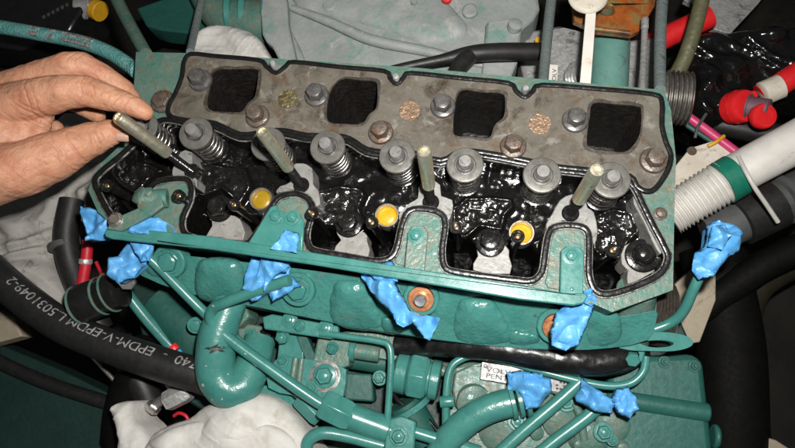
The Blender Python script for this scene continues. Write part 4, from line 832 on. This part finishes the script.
for u_, v_ in ((330, 6), (470, 12), (500, 40)): MB().lathe(P(u_, v_, -9.4), [(.8, -.5), (.78, .3), (.6, .45)], (0, 0, 1), 20).build('housing_boss', 'cast', t)
MB().lathe(P(447, -1, -8.6), [(.55, 0), (.55, .4), (.3, .5)], seg=16).build('red_plug', 'red', t); MB().lathe(P(414, 2, -8.6), [(.34, 0), (.3, .2)], seg=14).build('pale_dot', 'cast', t)
t = pipe('black_cable', 'black sleeved cable lying across the grey housing behind the head', 'cable', [(360, 78, -6.5), (400, 68, -6.5), (440, 60, -6.5), (470, 54, -6.5), (500, 52, -7), (545, 52, -8)], [4, 5, 6, 9, 10, 10], 'rubber', 7)
pipe('black_cable', 'short black cable branching down to the rear edge of the head', 'cable', [(470, 56, -6.2), (460, 66, -5.8), (454, 84, -5.4)], [9, 10, 9], 'rubber', 6)
t = thing('teal_manifold', 'dirty teal pipes and flange behind the head left of the grey housing', 'manifold', P(250, 20, -14))
MB().tube([P(205, -12, -11), P(225, 16, -11), P(264, 22, -11), P(290, 14, -11)], [2.0, 2.2, 2.4, 2.4], 26, n=6).build('manifold_pipe', 'tealdirty', t)
for u in (232, 246, 268): MB().lathe(P(u, 16, -11), [(2.6, 0), (2.7, .15), (2.6, .7)], (1, .1, 0), 32).build('manifold_ring', 'tealclean', t)
MB().prism([(262, -10), (284, -12), (288, 24), (294, 50), (296, 70), (284, 68), (272, 46), (262, 34)], -8.0, 1.2, sm=2).build('manifold_flange', 'cast', t, bevel=.2)
MB().prism([(136, 8), (170, -4), (214, -4), (216, 30), (196, 34), (160, 30), (146, 26)], -13, 3, sm=0).build('manifold_plate', 'tealdark', t, bevel=.25)
pipe('grey_post', 'thin grey post leaning behind the rear left bolt', 'post', [(204, -10, -9), (196, 25, -7), (190, 52, -4)], 4.5, 'greyblue', 4)
pipe('teal_post', 'dull teal post rising at the rear left corner', 'post', [(108, -20, -8), (124, 14, -6.5), (146, 54, -4)], 7.5, 'tealdirty', 5)
tag(drape([(192, 50), (200, 34), (216, 28), (244, 30), (258, 38), (268, 52), (268, 66), (190, 62)], -9, .8, .15, 1.0, .5, 4, 3, 2, .8, cloth=2.6, aniso=(.5, .9, .9)).build('white_cloth', 'rag', smooth=60), 'clean white cloth tucked behind the rear left of the head', 'cloth')
hp = [(-30, 22, -5), (0, 27, -5), (40, 34, -5), (80, 42, -5), (110, 53, -4.6), (136, 70, -4)]
t = thing('braided_hose', 'teal braided hose with worn silver patches at top left', 'hose', P(*hp[0])); pts = [P(*q) for q in hp]; MB().tube(pts, px(8.6, -5), 22, n=10).build('hose_sleeve', 'braid', t)
full = [Vector(q) for q in cr([tuple(q) for q in pts], 14)]
for a, b in ((26, 30), (32, 35), (37, 50)):
    for w_, dy in ((.30, -.32), (.30, .22)):
        MB().tube([q+Vector((0, dy, .52)) for q in full[a:b]], .25, 10).build('worn_braid', 'braidwire', t)
MB().lathe(P(134, 68, -4.05), [(.8, 0), (.86, .1), (.86, .7), (.7, .8)], pts[-1]-pts[-2], 20).build('hose_end', 'braid', t)
t = thing('dark_battery', 'black box with pale printed marks at top left behind the hose', 'box', P(40, 0, -20))
MB().prism([(-40, -20), (60, -24), (84, 4), (70, 30), (20, 50), (-40, 40)], -14, 6).build('box_body', 'plastic', t, bevel=.3)
for k in range(6): MB().prism([(42+k*4.6, 16-k*2.4), (45+k*4.6, 14.6-k*2.4), (45.5+k*4.6, 18-k*2.4), (43+k*4.6, 19-k*2.4)], -13.97, .02).build('printed_mark', 'hosegrey', t, smooth=0)
t = thing('silver_plug', 'small silver connector with an amber end at top left', 'connector', P(90, 8, -18))
MB().tube([P(78, 8, -15), P(94, 6, -15)], 1.2, 14).build('connector_body', 'silver', t, bevel=.1); MB().tube([P(95, 9, -15), P(101, 12, -15)], 1.25, 14).build('amber_end', 'amber', t, bevel=.1); MB().tube([P(80, 16, -15), P(86, 15, -15)], .5, 12).build('connector_pin', 'silver', t)
# right of the housing
al = thing('alternator', 'silver finned alternator deep behind the right half of the head', 'alternator', P(560, 60, -20))
MB().prism([(530, 30), (586, 32), (590, 96), (536, 92), (520, 60)], -13, 5, sm=2).build('alternator_body', 'silver', al, bevel=.4)
for k in range(5): MB().tube([P(572+k*3, 64-k, -12.6), P(566+k*3, 76-k*.5, -12), P(570+k*3, 90, -12.6)], .22, 8, n=4).build('alternator_fin', 'silver', al)
pl = MB().prism([(546, 64), (558, 65), (557, 86), (546, 86)], -11.9, .4).build('sticker', 'whitestrip', al, bevel=.02)
lay_text('VOLV', P(556, 85, -11.9), P(556.6, 69, -11.9), Vector((-1, 0, 0)), .42, .02, .01).build('sticker_lettering', 'ink', pl, smooth=0)
MB().lathe(P(538, 41, -11.5), [(.35, 0), (.3, .2)], seg=12).build('amber_dot', 'amber', al)
tag(MB().tube([P(612, 20, -13), P(608, 96, -13)], 1.9, 28).build('teal_canister', 'canister', bevel=.2), 'plain teal canister standing behind the right half of the head', 'canister')
t = thing('orange_cover', 'orange brown cover plate with a round hole at the top right of centre', 'cover', P(620, 10, -12))
MB().prism([(570, -20), (664, -30), (656, 4), (640, 30), (632, 34), (596, 30), (588, 26), (574, 20)], -8.4, .9, holes=[[(599, 9), (604, 5), (612, 6), (615, 11), (610, 15), (602, 14)]]).build('cover_plate', 'orange', t, bevel=.12)
MB().lathe(P(607, 10, -9.3), [(.7, 0), (.7, .2)], seg=20).build('cover_disc', 'olive', t)
MB().tube([P(590, 28, -8.1), P(630, 33, -8.1)], .22, 10).build('cover_lip', 'orange', t)
pipe('grey_post', 'dull grey green post right of the housing, reaching to the deck edge', 'post', [(553, -14, -7.5), (549, 20, -6), (545, 60, -4), (543, 84, -2)], 5.6, 'greyblue', 5)
pipe('grey_post', 'tall teal grey post at the rear right corner', 'post', [(664, -20, -7), (661, 20, -5.5), (660, 60, -3.5), (660, 90, -1.5)], 6, 'greyblue', 5)
pipe('threaded_rod', 'slim silver rod with a threaded tip standing beside the teal canister', 'rod', [(645, 20, -6.5), (644, 50, -5.5), (642, 92, -3)], 3.4, 'silver', 4, 14, extra=[((645, 19, -6.45), (644.7, 28, -6.2), 4.0, 'threaded_tip', False, 'silver')])
t = thing('white_strip', 'flat white strip with a rounded beige end standing behind the head', 'strip', P(586, 60, -6))
MB().box(P(592, 0, -4.2), P(585, 88, -2.6), .88, .25).build('strip_blade', 'whitestrip', t, bevel=.03)
MB().lathe(P(588, -4, -3.8), [(.2, -.5), (1.6, -.3), (1.8, .0), (1.6, .3), (.4, .5)], (0, 0, 1), 30).build('beige_end', 'cream', t, bevel=.1)
tag(MB().prism([(628, 40), (658, 36), (660, 96), (626, 96)], -14, 3).build('grey_bulkhead', 'silver', bevel=.3), 'dull grey frame panel behind the slim silver rod', 'frame')
for o_, lb in (([(-60, 40), (20, 60), (130, 60), (180, 40), (220, 70), (180, 130), (60, 140), (-60, 120)], 'dark underside panel behind the hand'),):
    tag(MB().prism(o_, -26, 4).build('dark_bulkhead', 'bilge', bevel=.3), lb, 'panel')

# ================================================================== LOWER LEFT FLOOR
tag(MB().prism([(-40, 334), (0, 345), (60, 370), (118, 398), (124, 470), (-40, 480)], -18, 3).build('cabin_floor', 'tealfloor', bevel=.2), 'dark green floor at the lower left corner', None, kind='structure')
tag(MB().prism([(-30, 300), (14, 318), (22, 336), (-30, 350)], -15, 2).build('beige_block', 'wood', bevel=.2), 'beige block edge at the left border above the green panel', 'block')

# ================================================================== BLUE TAPE WRAPS
def tape(o_, z, h, sd, lb, step=.13, extra=()):
    t = thing('tape_wrap', lb, 'tape', P(*o_[0], -4), 'blue tape wraps closing the open pipes')
    cu = sum(q[0] for q in o_)/len(o_); cv = sum(q[1] for q in o_)/len(o_)
    inner = [(cu+(u-cu)*.9, cv+(v-cv)*.9) for u, v in o_]
    for oo, zz, hh, ss in [(o_, z, h, sd), *extra]:
        b = drape(oo, zz+.15, hh*.45, step, 1.5, .42, ss, 0, 0, .9, jit=.3, crease=.66, thin=1, lift=.7).build('tape_fold', 'tape', t, smooth=28)
        so = b.modifiers.new('thickness', 'SOLIDIFY'); so.thickness = .03*S
    drape(inner, z-.5, h*.9, step*1.3, .6, .42, sd+60, 0, .9, .5, jit=.3, crease=.9).build('tape_core', 'tape', t, smooth=30)
tape([(79, 205), (92, 208), (106, 212), (120, 218), (116, 232), (104, 240), (87, 242), (84, 228)], -1.6, .5, 11, 'blue tape piece at the left end of the green bar', extra=[([(134, 226), (148, 217), (158, 217), (172, 226), (174, 234), (150, 236), (130, 235)], .12, .35, 12)])
tape([(131, 240), (144, 242), (150, 252), (146, 264), (132, 277), (118, 284), (108, 276), (109, 258), (120, 256)], -2.0, 1.0, 13, 'blue tape wrap on the pipe end at far left under the bar', extra=[([(130, 238), (142, 236), (154, 246), (152, 262), (142, 262), (134, 252)], -.9, .5, 14)])
tape([(253, 255), (272, 257), (291, 261), (289, 273), (302, 286), (289, 293), (272, 302), (271, 292), (252, 302), (242, 289), (245, 273)], -2.9, .9, 15, 'blue tape wrap around the bent pipe, second from the left', extra=[([(271, 249), (285, 230), (299, 233), (300, 240), (298, 254)], .9, .15, 16), ([(262, 258), (290, 261), (288, 272), (276, 276), (264, 292), (256, 276)], -2.0, .4, 29)])
tape([(360, 273), (380, 272), (395, 280), (403, 297), (411, 311), (421, 315), (440, 318), (430, 341), (424, 338), (413, 323), (403, 327), (397, 324), (392, 314), (380, 303), (370, 291)], -1.0, .7, 17, 'pointed blue tape flap over the copper seal at the middle', extra=[([(368, 270), (376, 262), (392, 261), (398, 270), (398, 282), (374, 280)], -.35, .3, 18)])
tape([(566, 304), (586, 300), (596, 290), (597, 302), (590, 318), (578, 346), (566, 351), (552, 345), (550, 330), (556, 312)], -1.4, 1.2, 19, 'blue tape wrap at the right end of the green bar', extra=[([(584, 291), (592, 288), (598, 300), (592, 306), (584, 302)], -.3, .4, 20)])
tape([(706, 226), (716, 220), (734, 226), (740, 236), (738, 252), (728, 258), (714, 277), (698, 280), (693, 270), (696, 252), (704, 246)], -2.4, 1.5, 22, 'blue tape wrap on the upright pipe out on the right', extra=[([(712, 226), (726, 224), (732, 236), (722, 250), (708, 246)], -1.0, .5, 23)])
tape([(506, 372), (520, 370), (536, 372), (550, 378), (551, 392), (538, 408), (524, 410), (520, 394), (508, 390)], -6.8, 1.2, 24, 'blue tape wrap beside the name plate', extra=[([(524, 374), (542, 374), (548, 386), (538, 402), (526, 394)], -5.6, .5, 25)])
tape([(582, 376), (590, 384), (602, 392), (616, 402), (612, 414), (596, 412), (576, 402), (574, 396), (580, 388)], -6.8, .9, 26, 'torn blue tape flap ending the left slanting pipe')
tape([(616, 388), (628, 386), (636, 396), (639, 410), (630, 419), (618, 414), (612, 400)], -6.4, 1.2, 27, 'small round blue tape wrap right of the torn flap')

# ================================================================== CLOTHS
R1 = drape([(112, 412), (116, 404), (132, 402), (134, 418), (146, 430), (152, 452), (150, 480), (112, 480), (120, 440)], -8.8, 1.2, .14, .9, .26, 37, 3, 4, 1.2, jit=.25, aniso=(.5, 1.1, 1.4), cloth=2.2)
R2 = drape([(150, 440), (168, 426), (190, 418), (206, 406), (236, 397), (262, 393), (286, 404), (304, 424), (314, 448), (322, 480), (150, 480)], -8.6, 2.0, .14, 1.5, .26, 33, 3, 4, 2.0, jit=.25, aniso=(.4, .9, -.45), cloth=1.9)
R3 = drape([(142, 452), (160, 434), (184, 424), (214, 420), (246, 425), (270, 424), (290, 434), (304, 452), (318, 484), (140, 484)], -7.2, 1.2, .14, 1.2, .26, 39, 3, 4, 1.4, jit=.25, aniso=(.4, .9, -.2), cloth=1.9)
for q in (R2, R3): R1.add(q.v, q.f)
tag(R1.build('white_rag', 'rag', smooth=80), 'big clean white rag bunched at the bottom below the elbow', 'rag')
tag(drape([(-60, 160), (40, 170), (86, 158), (128, 146), (130, 160), (100, 178), (92, 200), (76, 204), (62, 212), (56, 240), (54, 262), (64, 282), (68, 316), (40, 300), (-60, 250)], -10, 1.4, .18, 2.0, .24, 35, 3, 4, 2, jit=.25, aniso=(.5, .9, .5), cloth=2.6).build('soiled_cloth', 'ragdirty', smooth=80), 'soiled grey white cloth under the hand on the left', 'cloth')
tag(drape([(60, 118), (84, 116), (110, 122), (112, 140), (84, 150), (50, 150)], -11, 1.0, .25, .8, .3, 36, 3, 3, 1.2, cloth=1.5).build('soiled_cloth', 'ragdirty', smooth=80), 'small patch of grey cloth seen between thumb and finger', 'cloth')

# small fittings in the gaps low on the engine
pipe('black_wire', 'thin black wire hanging in the gap behind the bracket', 'wire', [(262, 330, -9), (268, 348, -10), (262, 366, -10.5), (276, 398, -10.5), (300, 420, -10)], 2.2, 'plastic', 6, 10)
pipe('black_wire', 'thin black wire looping under the large round fitting', 'wire', [(392, 392, -10), (402, 404, -9.6), (422, 414, -9.8), (438, 432, -10)], 2.2, 'plastic', 6, 10)
pipe('red_wire', 'short red wire end beside the small hose clamp', 'wire', [(174, 416, -12), (179, 413, -11.8), (186, 416, -11.8), (190, 424, -12)], 1.8, 'redhose', 5, 10)
pipe('red_wire', 'thin red wire deep below the tape on the left', 'wire', [(96, 262, -12), (104, 280, -12), (108, 296, -12)], 2.0, 'redhose', 5, 10)
t = thing('green_plug', 'small green hexagon plug on the block between bracket and round fitting', 'plug', P(380, 378, -9.6)); gbolt(380, 378, -9.6, .42, .6, t, nm='plug_head')
for k, (u, v) in enumerate(((283, 361),)): gbolt(u, v, -8.0, .34, .4, br)


# more castings and bolts between the pipes
MB().prism([(236, 322), (262, 326), (264, 346), (250, 356), (238, 346)], -9.4, 2.5, sm=0).build('side_plate', 'tealdirty', br, bevel=.2)
gbolt(251, 336, -9.4, .4, .5, br); gbolt(312, 388, -8.0, .36, .4, br); gbolt(300, 326, -6.6, .4, .3, br, ax=(0, -.4, 1), wr=1.3)
MB().prism([(340, 372), (372, 374), (374, 402), (344, 400)], -10.6, 2, sm=0).build('side_plate', 'tealdark', br, bevel=.2)
MB().tube([P(352, 350, -9), P(380, 354, -9)], .75, 18).build('cross_tube', 'tealdirty', br, bevel=.1); MB().tube([P(350, 350, -9), P(356, 351, -9)], 1.0, 18).build('tube_collar', 'teal', br, bevel=.1)
for a, b, r_ in (((272, 400), (300, 424), .7), ((420, 360), (446, 372), .5)): MB().tube([P(*a, -10.4), P(*b, -10.4)], r_, 14).build('stub_tube', 'tealdirty', br, bevel=.1)
for u, v in ((452, 430), (462, 384), (494, 414), (536, 432), (578, 444), (622, 448)): MB().lathe(P(u, v, -9.9), [(random.uniform(.5, 1.0), -.8), (random.uniform(.45, .7), .35), (.3, .5)], (random.uniform(-.4, .4), -.3, 1), 20).build('pump_boss', 'tealdirty', pm)
for u, v in ((470, 396), (488, 398), (548, 412), (612, 440), (584, 418)): gbolt(u, v, -9.1, .3, .35, pm, nm='pump_bolt')
MB().tube([P(528, 384, -9), P(560, 392, -8.8), (P(578, 410, -9)), P(584, 440, -9.4)], .35, 12, n=6).build('pump_line', 'tealdirty', pm)
gx = bpy.data.objects['green_box']
for u, v in ((664, 362), (694, 366)): gbolt(u, v, -9.8, .32, .3, gx, nm='box_bolt', mm='boxgreen')

# ================================================================== THE HAND
man = thing('person', 'bare left hand and forearm reaching in from the left, pinching a long silver stud', 'person', P(-60, 150, 5))
def bone(bm_, a, b, ra, rb, sq=1.0):
    """tapered capsule"""
    a, b = Vector(a), Vector(b); d = b-a; L = d.length; t = d/L; e = Vector((0, 0, 1)); e = (e-t*e.dot(t)); e = e.normalized() if e.length > .05 else Vector((0, 1, 0)); g = t.cross(e)
    rings = []
    for k in range(1, 7): th = -math.pi/2+k*math.pi/2/7; rings.append((a+t*ra*math.sin(th), ra*math.cos(th)))
    for k in range(9): f = k/8; rings.append((a+d*f, ra+(rb-ra)*f))
    for k in range(1, 7): th = k*math.pi/2/7; rings.append((b+t*rb*math.sin(th), rb*math.cos(th)))
    n0 = len(bm_.v); sg = 20
    for c, r in rings:
        for k in range(sg): w = 2*math.pi*k/sg; bm_.v.append(c+(g*math.cos(w)+e*math.sin(w)*sq)*r)
    for i in range(len(rings)-1):
        for k in range(sg): l = (k+1) % sg; bm_.f.append((n0+i*sg+k, n0+i*sg+l, n0+(i+1)*sg+l, n0+(i+1)*sg+k))
    bm_.f.append(tuple(n0+k for k in range(sg))[::-1]); bm_.f.append(tuple(n0+(len(rings)-1)*sg+k for k in range(sg)))
hb = MB()
def chain(pts):
    for (a, b) in zip(pts, pts[1:]): bone(hb, P(*a[:3]), P(*b[:3]), px(a[3], a[2]), px(b[3], b[2]))
# index: knuckle, middle joint, end joint, tip
chain([(12, 106, 6.4, 27), (40, 98, 6.8, 24.5), (64, 92, 7.0, 20.8), (86, 91.5, 6.6, 18.8), (108, 98, 5.6, 15.6), (122, 102, 5.0, 13.8), (139, 109, 4.4, 11.8), (145, 112, 4.2, 9.5)])
# middle, behind it and higher in the picture
chain([(2, 92, 5.8, 22), (36, 78, 6.4, 18), (66, 66, 6.6, 16.5), (82, 65, 6.2, 16), (106, 78, 5.0, 13.5), (124, 90, 3.9, 11.5), (132, 99, 3.2, 10)])
# ring and little, curled below
chain([(0, 100, 4.2, 20), (34, 92, 4.0, 15), (62, 96, 3.6, 13), (84, 108, 3.1, 10.5), (98, 116, 2.8, 8.5)])
chain([(0, 114, 3.2, 18), (26, 116, 2.4, 13), (44, 122, 1.6, 10.5), (56, 128, 1.2, 8.5)])
# thumb
chain([(-10, 176, 6.2, 36), (26, 168, 6.0, 31), (52, 157, 5.6, 29), (74, 147, 5.2, 23.5), (92, 139, 4.7, 19.5), (108, 133, 4.2, 16.2), (119, 130, 3.9, 12.5)])
# palm and web
for a, b in (((-10, 104, 6.6, 26), (-60, 130, 7.2, 44)), ((20, 132, 5.6, 24), (-30, 140, 6.6, 46)), ((34, 122, 5.6, 20), (10, 140, 5.6, 30)), ((-6, 172, 6, 38), (-60, 160, 7, 46)), ((44, 118, 5.9, 12), (30, 140, 5.4, 18)),
             ((30, 108, 6.0, 20), (-20, 120, 6.6, 30)), ((-50, 145, 7, 50), (-120, 160, 8, 44)), ((-120, 160, 8, 42), (-200, 172, 9.5, 46)), ((-200, 172, 9.5, 46), (-330, 190, 11, 56))):
    bone(hb, P(*a[:3]), P(*b[:3]), px(a[3], a[2]), px(b[3], b[2]), .85)
me = hb.mesh('hand_cage', 'skin', smooth=180); tmp = bpy.data.objects.new('hand_cage', me); COL.objects.link(tmp)
rm = tmp.modifiers.new('r', 'REMESH'); rm.mode = 'VOXEL'; rm.voxel_size = .0007
sm_ = tmp.modifiers.new('s', 'SMOOTH'); sm_.factor = .5; sm_.iterations = 14
dg = bpy.context.evaluated_depsgraph_get(); me2 = bpy.data.meshes.new_from_object(tmp.evaluated_get(dg)); bpy.data.objects.remove(tmp)
# skin relief: knuckle creases, tendons, small lumps
co = np.empty(len(me2.vertices)*3); me2.vertices.foreach_get('co', co); co = co.reshape(-1, 3)/S
no = np.empty(len(me2.vertices)*3); me2.vertices.foreach_get('normal', no); no = no.reshape(-1, 3)
disp = .05*fbm(co[:, 0]*.8+co[:, 2]*.3, co[:, 1]*.8, 61, 3)+.012*fbm(co[:, 0]*3+co[:, 2], co[:, 1]*3, 62, 2)
for (u, v, z), (tu, tv), n_, sp_, wd in (((86, 84, 7.6), (.95, -.15), 4, .26, 1.0), ((122, 101, 5.8), (.9, .42), 3, .20, .8), ((93, 131, 5.8), (.93, -.3), 4, .24, 1.0), ((78, 55, 7), (.95, .1), 3, .25, .9),
                             ((62, 150, 6.8), (.9, -.4), 3, .45, 1.3), ((44, 122, 6.4), (.5, -.8), 4, .30, 1.2), ((30, 95, 8), (.9, -.2), 2, .6, 1.4), ((108, 97, 6.4), (.9, .4), 2, .3, .7)):
    c = np.array(P(u, v, z)[:]); e_ = np.array((P(u+tu*10, v+tv*10, z)-P(u, v, z))[:2]); e_ /= np.hypot(*e_); q = co-c; al_ = q[:, 0]*e_[0]+q[:, 1]*e_[1]; ac = -q[:, 0]*e_[1]+q[:, 1]*e_[0]
    al_ = al_+.10*np.sin(ac*2.1+u)+.12*vn(ac*1.5+u, al_*.8, 70)
    for k in range(n_):
        o_ = (k-(n_-1)/2)*sp_*(1+.2*math.sin(u+k)); disp -= (.08 if k % 2 == 0 else .05)*np.exp(-((al_-o_)/.075)**2)*np.exp(-(ac/wd)**4)*(np.abs(q[:, 2]) < 2.2)
co = (co+no*disp[:, None])*S
me2.vertices.foreach_set('co', co.ravel()); me2.update(); me2.shade_smooth(); me2.name = 'hand'
ho = bpy.data.objects.new('hand', me2); COL.objects.link(ho); ho.parent = man; ho.location = -WLOC[man.name]*S
# thumb nail: a curved plate on the end of the thumb
c = P(120, 137.5, 4.35); ax1 = (P(124, 139.5, 4.2)-P(108, 138, 4.6)).normalized(); nn = Vector((.15, -.62, .75)).normalized(); bb = ax1.cross(nn).normalized(); nn = bb.cross(ax1)
m = MB(); NU, NV = 9, 9
for i in range(NU):
    for j in range(NV):
        s_, t_ = i/(NU-1)*2-1, j/(NV-1)*2-1; w_ = math.sqrt(max(0, 1-(s_**4)*.5)); th = t_*.85*w_
        m.v.append(c+ax1*s_*.62+bb*math.sin(th)*.52+nn*(math.cos(th)*.52-.47))
for i in range(NU-1):
    for j in range(NV-1): m.f.append((i*NV+j, (i+1)*NV+j, (i+1)*NV+j+1, i*NV+j+1))
o = m.build('thumb_nail', 'nail', man, smooth=80); so = o.modifiers.new('t', 'SOLIDIFY'); so.thickness = .0006
